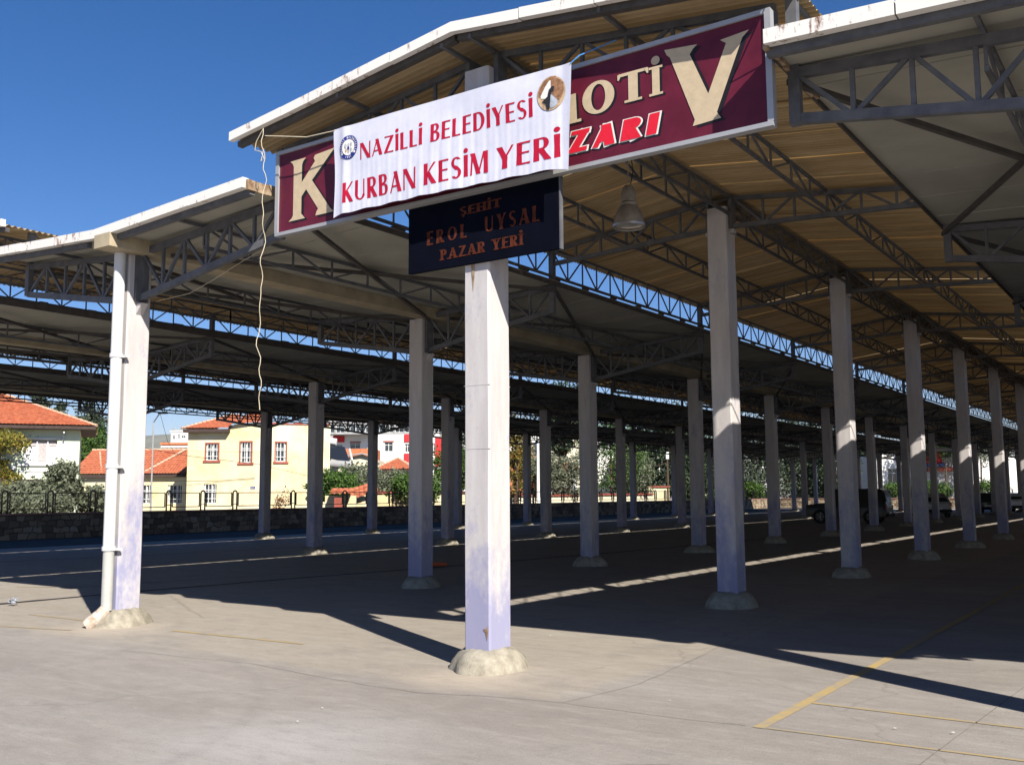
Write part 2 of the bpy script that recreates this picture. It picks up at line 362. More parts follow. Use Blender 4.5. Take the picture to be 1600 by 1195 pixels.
# ------------------------------------------------------------------ ground
g = MB(); n = 60
g.add([(-7500, -2400, 0), (4900, -2400, 0), (4900, 7500, 0), (-7500, 7500, 0)], [(0, 1, 2, 3)])
tag(g.build('ground', 'ground'), kind='structure')
g = MB(); g.add([(-35.9, -40, .004), (-30.6, -40, .004), (-30.6, 400, .004), (-35.9, 400, .004)], [(0, 1, 2, 3)])
tag(g.build('side_road', 'asphalt'), kind='structure')
g = MB(); g.add([(-60, -40, .004), (-36.3, -40, .004), (-36.3, 400, .004), (-60, 400, .004)], [(0, 1, 2, 3)])
tag(g.build('garden_soil', 'soil'), kind='structure')
def strip(name, pts, w, mat, z, jit=0, kind='structure'):
    b = MB(); P = [Vector((x, y, z)) for x, y in pts]
    Q = []
    for i in range(len(P) - 1):
        m = max(1, int((P[i + 1] - P[i]).length / .25)); Q += [P[i].lerp(P[i + 1], k / m) for k in range(m)]
    Q.append(P[-1]); vs = []
    for i, p in enumerate(Q):
        d = (Q[min(i + 1, len(Q) - 1)] - Q[max(i - 1, 0)]).normalized(); nn = Vector((-d.y, d.x, 0))
        c = p + nn * (random.uniform(-jit, jit)); ww = w / 2 * random.uniform(.75 if jit else .95, 1.1)
        vs += [c - nn * ww, c + nn * ww]
    b.add(vs, [(2 * i, 2 * i + 2, 2 * i + 3, 2 * i + 1) for i in range(len(Q) - 1)])
    return tag(b.build(name, mat), kind=kind)
strip('painted_line', [(-2.6, 6.66), (-2.6, 13.6), (-2.68, 26)], .085, 'yellow_paint', .004)
strip('painted_line', [(-2.552, 7.66), (1.5, 7.60)], .045, 'yellow_paint', .004)
strip('painted_line', [(-2.552, 6.69), (1.5, 6.80)], .038, 'yellow_paint', .004)
strip('painted_line', [(-13.3, 7.5), (-11.9, 7.52)], .05, 'yellow_paint', .004)
strip('painted_line', [(-10.2, 7.55), (-9.2, 7.6), (-8.1, 7.65)], .06, 'yellow_paint', .004)
strip('painted_line', [(-12.45, 6.62), (-11.3, 6.9)], .05, 'yellow_paint', .004)
strip('expansion_joint', [(-1.52, 5.6), (-1.30, 9.4), (-1.2, 30)], .009, 'crack', .004, .003)
strip('crack', [(-9.4, 6.3), (-7.6, 6.5), (-6.4, 6.35), (-5.35, 6.3), (-4.8, 6.5), (-4.15, 6.62), (-3.4, 6.62), (-2.7, 6.68)], .007, 'crack', .004, .02)
strip('crack', [(-4.15, 6.62), (-4.0, 7.6), (-4.2, 9.45), (-4.6, 13)], .006, 'crack', .004, .012)
strip('crack', [(-4.5, 3.9), (-3.6, 4.8), (-2.7, 5.5)], .005, 'crack', .004, .015)
strip('drain_channel', [(-15.15, 5), (-14.95, 8), (-14.88, 10.1), (-14.5, 13.6), (-13.9, 17.5), (-13.2, 24), (-12.4, 34)], .16, 'drain', .006, .012)
strip('drain_channel', [(-24.9, 8), (-24.4, 13), (-23.4, 18), (-22.4, 26), (-20.8, 40)], .10, 'drain', .006, .01)
strip('drain_channel', [(-16.6, 10), (-15.5, 14), (-14.9, 18)], .05, 'crack', .005, .02)
strip('painted_line', [(-25.8, 14), (-25.2, 26)], .06, 'yellow_paint', .004)
strip('painted_line', [(-17.5, 9.6), (-13.1, 12.2)], .05, 'yellow_paint', .004)

# ------------------------------------------------------------------ market hall
Y0, BAY, NB = 7.57, 5.83, 14
YF, YE = 7.07, Y0 + BAY * NB + .5
SHW = BAY / 6
def split_truss(parent, name, P, Q, Pb, Qb, n, w, wc, split, front_ext=0, verticals=True, first_down=True):
    """top chord P-Q, bottom chord Pb-Qb, n panels"""
    P, Q, Pb, Qb = map(Vector, (P, Q, Pb, Qb)); ext = Vector((0, -front_ext, 0))
    b = MB(); b.bar(P + ext, Q, wc * .8, wc); b.bar(Pb, Qb, wc * .8, wc)
    webs = []
    for i in range(n + 1):
        t = P.lerp(Q, i / n); u = Pb.lerp(Qb, i / n)
        if verticals: webs.append((t, u))
        if i < n:
            t2 = P.lerp(Q, (i + 1) / n); u2 = Pb.lerp(Qb, (i + 1) / n)
            webs.append((t, u2) if (i % 2 == 0) == first_down else (u, t2))
    def shr(a, c):
        d = (c - a).normalized() * (wc * .5); return a + d, c - d
    if split:
        o = b.build(name, 'steel', parent)
        for a, c in webs:
            a, c = shr(a, c); MB().bar(a, c, w).build('web_member', 'steel', o)
    else:
        for a, c in webs:
            a, c = shr(a, c); b.bar(a, c, w)
        o = b.build(name, 'steel', parent)
    return o

def corrugated(x0, z0, x1, z1, ya, yb, seed=0, pitch=.09, amp=.016):
    n = max(4, int((yb - ya) / pitch * 6)); b = MB(); vs = []
    L = math.hypot(x1 - x0, z1 - z0); ns = 3; rnd = random.Random(seed); sag = rnd.uniform(-.006, .006); lift = rnd.uniform(-.004, .004)
    for i in range(ns + 1):
        t = i / ns
        for j in range(n + 1):
            y = ya + (yb - ya) * j / n
            z = z0 + (z1 - z0) * t + amp * math.sin(2 * math.pi * y / pitch) + sag * math.sin(math.pi * t) + lift * (j / n)
            vs.append((x0 + (x1 - x0) * t, y, z))
    fs = [(i * (n + 1) + j, i * (n + 1) + j + 1, (i + 1) * (n + 1) + j + 1, (i + 1) * (n + 1) + j) for i in range(ns) for j in range(n)]
    b.add(vs, fs); b.sm = True; return b

def vz(dx): return 4.875 + .051 * abs(dx)
def butterfly(xc, xl, xr, nsplit, nsheet, label, edge_left=True, edge_right=True, front=True):
    T = thing('butterfly_canopy', (xc, YF, 4.875), label, 'canopy', 'low butterfly canopies of the market hall')
    # sheets
    nS = int(round((YE - YF) / SHW)); rest = MB()
    rnd = random.Random(int(xc * 10))
    for sx, xe in ((1, xr), (-1, xl)):
        for i in range(nS):
            ya, yb = YF + i * SHW + .002, YF + (i + 1) * SHW - .005
            h = rnd.uniform(-.003, .003); z0, z1 = 4.875 + h, vz(xe - xc) + h
            x0 = xc + .195 + sx * .12
            b = MB() if i < nsheet else rest
            b.hexa([(x0, ya + .010, z0), (xe, ya + .010, z1), (xe, yb - .008, z1), (x0, yb - .008, z0), (x0, ya, z0 + .045), (xe, ya, z1 + .045), (xe, yb + .002, z1 + .045), (x0, yb + .002, z0 + .045)])
            if i < nsheet: b.build('roof_panel', 'panel', T)
    rest.build('roof_panel_field', 'panel', T, kind='stuff')
    # gutter (beige box under the valley), front outlet
    b = MB(); b.box(xc + .03, YF - .1, 4.70, xc + .36, YE, 4.872); b.build('gutter', 'gutter', T)
    # fascia
    for sx, xe in ((1, xr), (-1, xl)):
        L = abs(xe - xc)
        for k in range(3):
            a, c = k / 3, (k + 1) / 3; xa = xc + sx * L * a; xb = xc + sx * (L * c - .012)
            za, zb = vz(L * a), vz(L * c); j = rnd.uniform(-.004, .004)
            b = MB(); p = [(xa, YF - .09, za - .03 + j), (xb, YF - .09, zb - .03 + j), (xb, YF - .003, zb - .03 + j), (xa, YF - .003, za - .03 + j)]
            b.hexa([(x, y, z) for x, y, z in p] + [(x, y, z + .115) for x, y, z in p]); b.build('fascia_board', 'fascia', T)
        b = MB(); b.bar((xc + sx * .3, YF + .04, vz(.3) - .055), (xe, YF + .04, vz(L) - .055), .07, .08); b.build('edge_beam', 'steel', T)
    # purlin trusses, clerestory trusses, braces
    for sx, xe, cl in ((1, xr, edge_right), (-1, xl, edge_left)):
        L = abs(xe - xc); xm = xc + sx * L * .5; zt = vz(L * .5) - .05
        for k in range(NB):
            y0 = Y0 + k * BAY; y1 = y0 + BAY
            if k < nsplit or k in (nsplit,):
                o = split_truss(T, 'purlin_truss', (xm, y0, zt), (xm, y1, zt), (xm, y0, zt - .26), (xm, y1, zt - .26), 8, .024, .042, k < nsplit, front_ext=.5 if k == 0 else 0)
                last = o
            else: o = dup(last, T, 0, (k - nsplit) * BAY)
        # edge lattice
        xx = xe - sx * .05
        if cl: z0, z1 = vz(L) + (.12 if cl > 5.5 else .075), cl
        else: z0, z1 = vz(L) - .34, vz(L) - .04
        b = MB(); b.bar((xe + sx * .012, YF, vz(L) - .01), (xe + sx * .012, YE, vz(L) - .012), .022, .115 if (cl or 0) < 5.5 else .07); b.build('eave_channel', 'steel_dark', T)
        b = MB(); rn = random.Random(int(xe * 3))
        for i in range(34): yy = YF + .5 + i * .97 + rn.uniform(-.05, .05); b.box(xe - .06, yy, vz(L) + .046, xe + .02, yy + rn.uniform(.1, .22), vz(L) + rn.uniform(.075, .10))
        b.build('bolt_caps', 'steel_dark', T, kind='stuff')
        for k in range(NB):
            y0 = Y0 + k * BAY; y1 = y0 + BAY
            if k < nsplit or k == nsplit:
                o = split_truss(T, 'clerestory_truss' if cl else 'edge_truss', (xx, y0, z1), (xx, y1, z1), (xx, y0, z0), (xx, y1, z0), 12, .020, .04, k < nsplit, first_down=True)
                MB().bar((xx, y0, vz(L) - .5), (xx, y0, z1), .09, .08).build('clerestory_post', 'steel', T)
                last = o; lp = k
            else:
                dup(last, T, 0, (k - lp) * BAY)
                MB().bar((xx, y0, vz(L) - .5), (xx, y0, z1), .09, .08).build('clerestory_post', 'steel', T) if k < 6 else None
        for k in range(NB):
            y0 = Y0 + k * BAY; y1 = y0 + BAY; zc = 4.74; ze = vz(L) - .12
            if k < 2:
                MB().bar((xc + sx * .2, y0, zc), (xe, y1, ze), .05).build('cross_brace', 'steel_dark', T)
                MB().bar((xe, y0, ze), (xc + sx * .2, y1, zc - .05), .05).build('cross_brace', 'steel_dark', T)
                br = kids_cache = None
            elif k == 2:
                b1 = MB().bar((xc + sx * .2, y0, zc), (xe, y1, ze), .05).build('cross_brace', 'steel_dark', T)
                b2 = MB().bar((xe, y0, ze), (xc + sx * .2, y1, zc - .05), .05).build('cross_brace', 'steel_dark', T)
            else:
                dup(b1, T, 0, (k - 2) * BAY); dup(b2, T, 0, (k - 2) * BAY)
    for sx, xe in ((1, xr), (-1, xl)):
        b = MB(); zz = vz(xe - xc)
        for i in range(9): y = YF - .05 + i * .14; b.box(xe - .01 + .001 * i, y, zz - .035 - rnd.uniform(0, .03), xe + .03, y + .139, zz + .06 + rnd.uniform(-.012, .012))
        b.build('rusty_edge_flashing', 'rust', T)
    return T

def gable(xc, xl, xr, zr, ze, nsplit, nsheet, label, cat_group, trusses=True, ridge_double=True):
    T = thing('gable_canopy', (xc, YF, ze), label, 'canopy', cat_group)
    nS = int(round((YE - YF) / SHW)); rest = MB(); rest.sm = True; rnd = random.Random(int(xc * 7))
    for xe in (xr, xl):
        sx = 1 if xe > xc else -1
        for i in range(nS):
            ya, yb = YF + i * SHW, YF + (i + 1) * SHW + .012
            far = rnd.uniform(-.03, .03)
            b = corrugated(xc + sx * .0, zr + (i % 2) * .004, xe + sx * (.04 + far), ze + (i % 2) * .004, ya, yb, i, amp=.016)
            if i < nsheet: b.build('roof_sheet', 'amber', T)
            else: rest.add(b.v, b.f)
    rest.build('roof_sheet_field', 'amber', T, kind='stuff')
    b = MB(); b.hexa([(xc - .22, YF, zr - .01), (xc, YF, zr + .03), (xc, YE, zr + .03), (xc - .22, YE, zr - .01), (xc - .22, YF, zr + .02), (xc, YF, zr + .06), (xc, YE, zr + .06), (xc - .22, YE, zr + .02)])
    b.hexa([(xc, YF, zr + .03), (xc + .22, YF, zr - .01), (xc + .22, YE, zr - .01), (xc, YE, zr + .03), (xc, YF, zr + .06), (xc + .22, YF, zr + .02), (xc + .22, YE, zr + .02), (xc, YE, zr + .06)])
    b.build('ridge_cap', 'fascia', T)
    for xe in (xr, xl):
        sx = 1 if xe > xc else -1; L = abs(xe - xc)
        for k in range(4):
            a, c = k / 4, (k + 1) / 4; xa = xc + sx * L * a; xb = xc + sx * (L * c - (.01 if k < 3 else -.05))
            za, zb = zr + (ze - zr) * a, zr + (ze - zr) * c; j = rnd.uniform(-.004, .004)
            b = MB(); p = [(xa, YF - .07, za - .035 + j), (xb, YF - .07, zb - .035 + j), (xb, YF - .003, zb - .035 + j), (xa, YF - .003, za - .035 + j)]
            b.hexa(p + [(x, y, z + .10) for x, y, z in p]); b.build('fascia_board', 'fascia', T)
        b = MB(); b.bar((xc + sx * .02, YF + .05, zr - .06), (xe, YF + .05, ze - .06), .07, .06); b.build('edge_beam', 'steel_dark', T)
    if trusses:
        lines = []
        for xe in (xr, xl):
            sx = 1 if xe > xc else -1; L = abs(xe - xc)
            lines.append((xc + sx * L * .5, zr + (ze - zr) * .5 - .06, .27))
            if ridge_double: lines.append((xc + sx * .17, zr - .10, .26))
        if not ridge_double: lines.append((xc, zr - .07, .2))
        for (xm, zt, dp) in lines:
            for k in range(NB):
                y0 = Y0 + k * BAY; y1 = y0 + BAY
                if k <= nsplit:
                    last = split_truss(T, 'purlin_truss', (xm, y0, zt), (xm, y1, zt), (xm, y0, zt - dp), (xm, y1, zt - dp), 8, .024, .042, k < nsplit, front_ext=.5 if k == 0 else 0)
                else: dup(last, T, 0, (k - nsplit) * BAY)
    return T

VR = [  # xc, xl, xr, clerestory tops left / right
    ('A', -11.30, -13.90, -8.46, 5.47, 5.59), ('L1', -20.0, -22.55, -17.08, 5.47, 5.47), ('L2', -28.7, -31.6, -25.86, None, 5.47),
    ('R', .38, -2.52, 3.22, 5.59, 5.47), ('R2', 9.1, 6.3, 12.0, 5.47, 5.47), ('R3', 17.8, 15.0, 20.7, 5.47, None)]  # R2 and R3 are unseen rows, added to darken the hall
VLAB = {'A': 'low cream-panelled butterfly canopy left of the big maroon sign, with downspout column', 'L1': 'low butterfly canopy one row left of the canopy with the downspout',
        'L2': 'leftmost low butterfly canopy, nearest the stone wall and houses', 'R': 'low butterfly canopy right of the maroon sign, cream underside filling the top right corner',
        'R2': 'low butterfly canopy beyond the right edge of the picture', 'R3': 'second unseen canopy, added for shade beyond the right edge of the picture'}
for nm, xc, xl, xr, cl, cr in VR:
    butterfly(xc, xl, xr, 1 if nm in ('A', 'R') else 0, {'A': 48, 'R': 36, 'L1': 36, 'L2': 24, 'R2': 0, 'R3': 0}[nm], VLAB[nm], cl, cr)
BX = -5.56
gable(BX, -8.70, -2.42, 6.0, 5.61, 1, 48, 'high gable canopy of amber corrugated sheets behind the maroon sign', 'raised gable canopies of the market hall')
gable(-15.5, -17.58, -13.68, 5.68, 5.43, 0, 30, 'narrow raised gable strip behind the hanging cord, left of the downspout canopy', 'raised gable canopies of the market hall', True, False)
gable(-24.2, -26.3, -22.33, 5.68, 5.43, 0, 24, 'farthest left raised gable strip, between the two leftmost butterfly canopies', 'raised gable canopies of the market hall', True, False)
gable(4.75, 2.8, 6.7, 5.68, 5.43, 0, 0, 'raised gable strip right of the cream canopy, out of the picture', 'raised gable canopies of the market hall', True, False)

gable(13.4, 11.6, 15.4, 5.68, 5.43, 0, 0, 'second raised gable strip right of the cream canopy, unseen, added for shade', 'raised gable canopies of the market hall', True, False)  # unseen strip beside R3, added to keep daylight out of the hall

# columns -----------------------------------------------------------
def mound_mesh(seed, cx, cy, r=.37, h=.2):
    rnd = random.Random(seed); b = MB(); n = 44; rings = [(1.12, -.01), (1.0, .0), (.92, .075), (.80, .135), (.66, .18), (.50, .205), (.3, .205)]
    ph = [rnd.uniform(0, 6) for _ in range(4)]; vs = []
    for rr, z in rings:
        for k in range(n):
            t = 2 * math.pi * k / n; q = 1 + .06 * math.sin(2 * t + ph[0]) + .05 * math.sin(3 * t + ph[1]) + .02 * math.sin(7 * t + ph[2])
            R2 = r * rr * q * (1 + .018 * math.sin(5 * t + ph[3] + z * 20))
            R2 *= 1 + .022 * noise.noise(Vector((math.cos(t) * 3, math.sin(t) * 3, z * 18 + seed)))
            vs.append((cx + R2 * math.cos(t), cy + R2 * math.sin(t) * 1.05, z * h / .2 + (rnd.uniform(-.008, .008) if z > .01 else -.005)))
    fs = [(i * n + k, i * n + (k + 1) % n, (i + 1) * n + (k + 1) % n, (i + 1) * n + k) for i in range(len(rings) - 1) for k in range(n)]
    fs.append(tuple((len(rings) - 1) * n + k for k in range(n))); b.add(vs, fs); b.sm = True; return b
def shaft(x, y, h, w=.30, d=.34, ch=.018):
    b = MB(); hw, hd = w / 2, d / 2
    o = [(-hw + ch, -hd), (hw - ch, -hd), (hw, -hd + ch), (hw, hd - ch), (hw - ch, hd), (-hw + ch, hd), (-hw, hd - ch), (-hw, -hd + ch)]
    nz = 14; vs = []
    for i in range(nz + 1):
        z = .1 + (h - .1) * i / nz
        for px, py in o:
            jx = .004 * noise.noise(Vector((x + px * 3, y + py * 3, z * 1.7))); vs.append((x + px + jx, y + py + jx, z))
    fs = [(i * 8 + k, i * 8 + (k + 1) % 8, (i + 1) * 8 + (k + 1) % 8, (i + 1) * 8 + k) for i in range(nz) for k in range(8)]
    fs.append(tuple(nz * 8 + k for k in range(8))); b.add(vs, fs); return b
def v_column(x, y, xl, xr, split, seed, sw=.30):
    T = thing('canopy_column', (x, y, 0), 'column', 'column')
    shaft(x + (.30 - sw) / 2, y, 4.70, sw).build('shaft', 'column', T); mound_mesh(seed, x, y).build('concrete_footing', 'mound', T)
    for sx, xe in ((1, xr), (-1, xl)):
        L = abs(xe - x); P = (x + sx * .19, y, 4.75); Q = (xe - sx * .06, y, vz(L) - .07)
        Pb = (x + sx * .19, y, 4.15); Qb = (xe - sx * .06, y, 4.15 + .145 * L)
        o = split_truss(T, 'truss_arm', P, Q, Pb, Qb, 6 if L > 2.7 else 5, .036, .082, split)
        MB().box(x + sx * .151, y - .09, 4.1, x + sx * .2, y + .09, 4.8).build('bearing_plate', 'steel', T)
        b = MB(); xa, xb = x + sx * .151, x + sx * .27
        b.add([(xa, y - .05, 4.07), (xb, y - .05, 4.07), (xa, y - .05, 3.93), (xa, y + .05, 4.07), (xb, y + .05, 4.07), (xa, y + .05, 3.93)], [(0, 1, 2), (3, 5, 4), (0, 3, 4, 1), (1, 4, 5, 2), (0, 2, 5, 3)])
        b.build('corbel', 'column', T)
    return T
def g_column(x, y, split, seed):
    T = thing('canopy_column', (x, y, 0), 'column', 'column')
    shaft(x, y, 5.74).build('shaft', 'column', T); mound_mesh(seed, x, y).build('concrete_footing', 'mound', T)
    for sx in (1, -1):
        L = 2.95; sl = .37 / 3.05
        split_truss(T, 'truss_arm', (x + sx * .19, y, 6.0 - sl * .19 - .085), (x + sx * L, y, 6.0 - sl * L - .085), (x + sx * .19, y, 5.47), (x + sx * L, y, 5.34), 6, .032, .066, split)
        MB().box(x + sx * .151, y - .08, 5.42, x + sx * .2, y + .08, 5.9).build('bearing_plate', 'steel', T)
        b = MB(); b.box(x + sx * .151, y - .05, 5.36, x + sx * .22, y + .05, 5.42); b.build('corbel', 'column', T)
    return T
rowname = {'A': 'low canopy row left of the signs', 'L1': 'middle-left low canopy row', 'L2': 'leftmost column row by the stone wall', 'R': 'low canopy row at the right edge', 'R2': 'row beyond the right edge', 'R3': 'second added unseen row past the right edge'}
for nm, xc, xl, xr, cl, cr in VR:
    proto = None
    for k in range(NB + 1):
        y = Y0 + k * BAY
        if nm in ('R2', 'R3') and k > 6: break
        if k == 0 or (k == 1):
            T = v_column(xc, y, xl, xr, nm in ('A', 'R') and k == 0 or nm == 'R' and k < 2, k + int(-xc * 3), .25 if (nm == 'A' and k == 0) else .30); sn = snapshot(T) if k == 1 else None
        else:
            T = copy_snap(sn); T.location = (xc, y, 0); T.rotation_euler = (0, 0, 0)
        for c_ in kids(T):
            if c_.name.startswith('concrete_footing') and k: c_.rotation_euler.z = k * 1.91 + xc; c_.scale = (1 + .1 * math.sin(k * 2.1 + xc), 1 + .1 * math.cos(k * 3.3 + xc), .92 + .14 * math.sin(k * 1.7 + xc) ** 2)
        tag(T, f'concrete column, {ORD[k]} from the front in the {rowname[nm]}', 'column', 'concrete columns under the canopies')
        if nm == 'A' and k == 0:
            T['label'] = 'white front column with a round downspout strapped to its left side'
            x, yy = xc + .085, y - .262
            b = MB(); b.tube([(x, yy, .93), (x, yy, 4.70)], .072, 14); ds = b.build('downspout', 'pipe', T)
            b = MB(); b.tube([(x, yy, .20), (x + .002, yy, .95)], .068, 14); b.build('downspout_foot', 'pipe_grey', ds)
            for z in (.93, 1.95, 3.35):
                b = MB(); b.tube([(x, yy, z), (x, yy, z + .05)], .084, 14); b.box(x - .03, yy + .05, z, x + .14, yy + .095, z + .03); b.build('pipe_clamp', 'pipe', ds)
            b = MB(); prof = [(x, yy, .22), (x - .03, yy - .05, .15), (x - .09, yy - .12, .07), (x - .13, yy - .19, .02)]
            b.tube(prof, [.076, .082, .088, .07], 12, False); b.build('broken_pipe_shoe', 'rust_white', ds)
for k in range(NB + 1):
    y = Y0 + k * BAY
    if k < 2: T = g_column(BX, y, True, 40 + k); 
    elif k == 2: T = g_column(BX, y, False, 42); sn = snapshot(T)
    else: T = copy_snap(sn); T.location = (BX, y, 0)
    for c_ in kids(T):
        if c_.name.startswith('concrete_footing'): c_.rotation_euler.z = k * 1.37; c_.scale = (1 + .1 * math.sin(k * 2.1), 1 + .1 * math.cos(k * 3.3), .92 + .14 * math.sin(k * 1.7) ** 2)
    tag(T, f'tall ridge column, {ORD[k]} from the front behind the maroon sign', 'column', 'concrete columns under the canopies')
    if k == 0:
        T['label'] = 'white front column carrying the dark sign board, with peeling bluish paint'
        b = MB(); b.add([(BX + .07, y - .174, .37), (BX + .11, y - .174, .38), (BX + .135, y - .174, .41), (BX + .13, y - .174, .34), (BX + .115, y - .174, .27), (BX + .10, y - .174, .34)], [(0, 1, 2, 3, 4, 5)])
        b.build('rust_stain', 'rust', T)
        b = MB(); b.add([(BX - .06, y - .1745, 3.81), (BX - .01, y - .1745, 3.82), (BX - .02, y - .1745, 3.66), (BX - .035, y - .1745, 3.52), (BX - .05, y - .1745, 3.68)], [(0, 1, 2, 3, 4)]); b.build('rust_stain', 'rust', T)
        for zz in (2.02, 2.62): MB().box(BX - .1503, y - .1713, zz, BX + .1503, y + .1713, zz + .0035).build('formwork_seam', 'column', T)

# ------------------------------------------------------------------ lettering
def arc(cx, cy, rx, ry, a0, a1, n, wt, wT):
    out = []
    for i in range(n + 1):
        a = R_(a0 + (a1 - a0) * i / n); out.append((cx + rx * math.cos(a), cy + ry * math.sin(a), wt + (wT - wt) * abs(math.cos(a)) ** 1.5))
    return out
def glyph(ch, T=.17, t=.085, serif=0, flare=.0):
    """strokes: list of point lists (x, y, width); returns strokes, advance"""
    L = lambda x0, y0, x1, y1, w: [(x0, y0, w * (1 + flare)), ((x0 + x1) / 2, (y0 + y1) / 2, w), (x1, y1, w * (1 + flare))]
    h = T / 2; s = []
    base = ch.replace('İ', 'I').replace('Ş', 'S')
    if base == 'I': s = [L(h, 0, h, 1, T)]; w = T
    elif base == 'N': w = .72; s = [L(t / 2, 0, t / 2, 1, t), L(h * .9, 1, w - h * .9, 0, T), L(w - t / 2, 0, w - t / 2, 1, t)]
    elif base == 'A': w = .70; s = [L(t / 2, 0, w / 2 - t * .1, 1, t), L(w / 2 - t * .2, 1, w - h, 0, T), L(.17, .3, w - .22, .3, t)]
    elif base == 'Z': w = .62; s = [L(.02, 1 - t / 2, w - .02, 1 - t / 2, t), L(w - h, .97, h, .03, T * .95), L(.02, t / 2, w, t / 2, t)]
    elif base == 'L': w = .48; s = [L(h, 0, h, 1, T), L(h, t / 2, w, t / 2, t)]
    elif base == 'E': w = .50; s = [L(h, 0, h, 1, T), L(h, t / 2, w, t / 2, t), L(h, .52, w * .92, .52, t), L(h, 1 - t / 2, w, 1 - t / 2, t)]
    elif base == 'B': w = .56; s = [L(h, 0, h, 1, T), [(h, t / 2, t)] + arc(w * .55, .27, w * .45 - h, .27 - t / 2, -90, 90, 8, t, T) + [(h, .54 - t / 2, t)], [(h, .54 - t / 2, t)] + arc(w * .5, .77, w * .42 - h, .23 - t / 2, -90, 90, 8, t, T * .9) + [(h, 1 - t / 2, t)]]
    elif base == 'D': w = .66; s = [L(h, 0, h, 1, T), [(h, t / 2, t)] + arc(w * .4, .5, w * .6 - h, .5 - t / 2, -90, 90, 12, t, T) + [(h, 1 - t / 2, t)]]
    elif base == 'Y': w = .64; s = [L(h, 1, w / 2, .45, T), L(w - t / 2, 1, w / 2, .45, t), L(w / 2, 0, w / 2, .5, T)]
    elif base == 'S': w = .50; s = [arc(w / 2, .745, w / 2 - h * .8, .255 - t / 2, 35, 225, 9, t, T * .8) + [(w / 2, .5, T)] + arc(w / 2, .265, w / 2 - h * .8, .265 - t / 2, 45, -145, 9, t, T * .8)]
    elif base == 'K': w = .64; s = [L(h, 0, h, 1, T), L(T * .9, .48, w - t, 1, t * 1.1), L(T * 1.1, .56, w - h, 0, T)]
    elif base == 'U': w = .66; s = [[(h, 1, T), (h, .3, T)] + [(x, y, max(t, ww * .85)) for x, y, ww in arc(w / 2, .3, w / 2 - h, .3 - t / 2, 180, 360, 10, t, T)][1:-1] + [(w - h, .3, t), (w - h, 1, t)]]
    elif base == 'R': w = .60; s = [L(h, 0, h, 1, T), [(h, .47 + t / 2, t)] + arc(w * .5, .74, w * .42 - h, .26 - t / 2, -90, 90, 8, t, T * .95) + [(h, 1 - t / 2, t)], L(w * .42, .48, w - h * .9, 0, T)]
    elif base == 'P': w = .56; s = [L(h, 0, h, 1, T), [(h, .43 + t / 2, t)] + arc(w * .5, .72, w * .45 - h, .28 - t / 2, -90, 90, 8, t, T * .95) + [(h, 1 - t / 2, t)]]
    elif base == 'M': w = .86; s = [L(t / 2, 0, t * 1.2, 1, t), L(t * 1.4, 1, w * .46, .02, T), L(w * .46, .02, w - T, 1, t), L(w - h * 1.2, 1, w - h, 0, T)]
    elif base == 'H': w = .68; s = [L(h, 0, h, 1, T), L(w - h, 0, w - h, 1, T), L(h, .5, w - h, .5, t)]
    elif base == 'T': w = .62; s = [L(w / 2, 0, w / 2, 1, T), L(0, 1 - t / 2, w, 1 - t / 2, t)]
    elif base == 'O': w = .78; s = [arc(w / 2, .5, w / 2 - h, .5 - t / 2, 0, 360, 28, t, T)]
    elif base == 'V': w = .86; s = [L(T * .6, 1, w * .47, 0, T), L(w - t * .9, 1, w * .5, 0, t * 1.3)]
    elif base == '1': w = .3; s = [L(.18, 0, .18, 1, T)]
    elif base == '8': w = .5; s = [arc(.25, .74, .17, .2, 0, 360, 12, t, t), arc(.25, .27, .2, .22, 0, 360, 12, t, t)]
    else: return [], .3
    if serif:
        sw = T * .42; tt = t * .8
        feet = {'I': [(h, 0), (h, 1)], 'T': [(w / 2, 0)], 'M': [(t / 2, 0), (w - h, 0)], 'P': [(h, 0), (h, 1)], 'R': [(h, 0), (h, 1)], 'E': [(h, 0)], 'K': [(h, 0), (h, 1)], 'H': [(h, 0), (h, 1), (w - h, 0), (w - h, 1)],
                'V': [(T * .5, 1), (w - t, 1)], 'A': [(t / 2, 0), (w - h, 0)], 'L': [(h, 1)], 'Y': [(w / 2, 0), (h, 1), (w - t, 1)]}.get(base, [])
        for fx, fy in feet:
            y = tt / 2 if fy == 0 else 1 - tt / 2; s.append([(fx - h - sw, y, tt), (fx + h + sw, y, tt)])
        if base == 'T': s += [[(.03, .98, t * .9), (.0, .80, t * .3)], [(w - .03, .98, t * .9), (w, .80, t * .3)]]
    if 'İ' in ch: s.append(arc(h, 1.2, T * .30, T * .30, 0, 360, 12, T * .6, T * .6))
    if 'Ş' in ch: s.append([(w / 2, -.02, t), (w / 2 + .03, -.14, t), (w / 2 - .06, -.2, t * .8)])
    return s, w
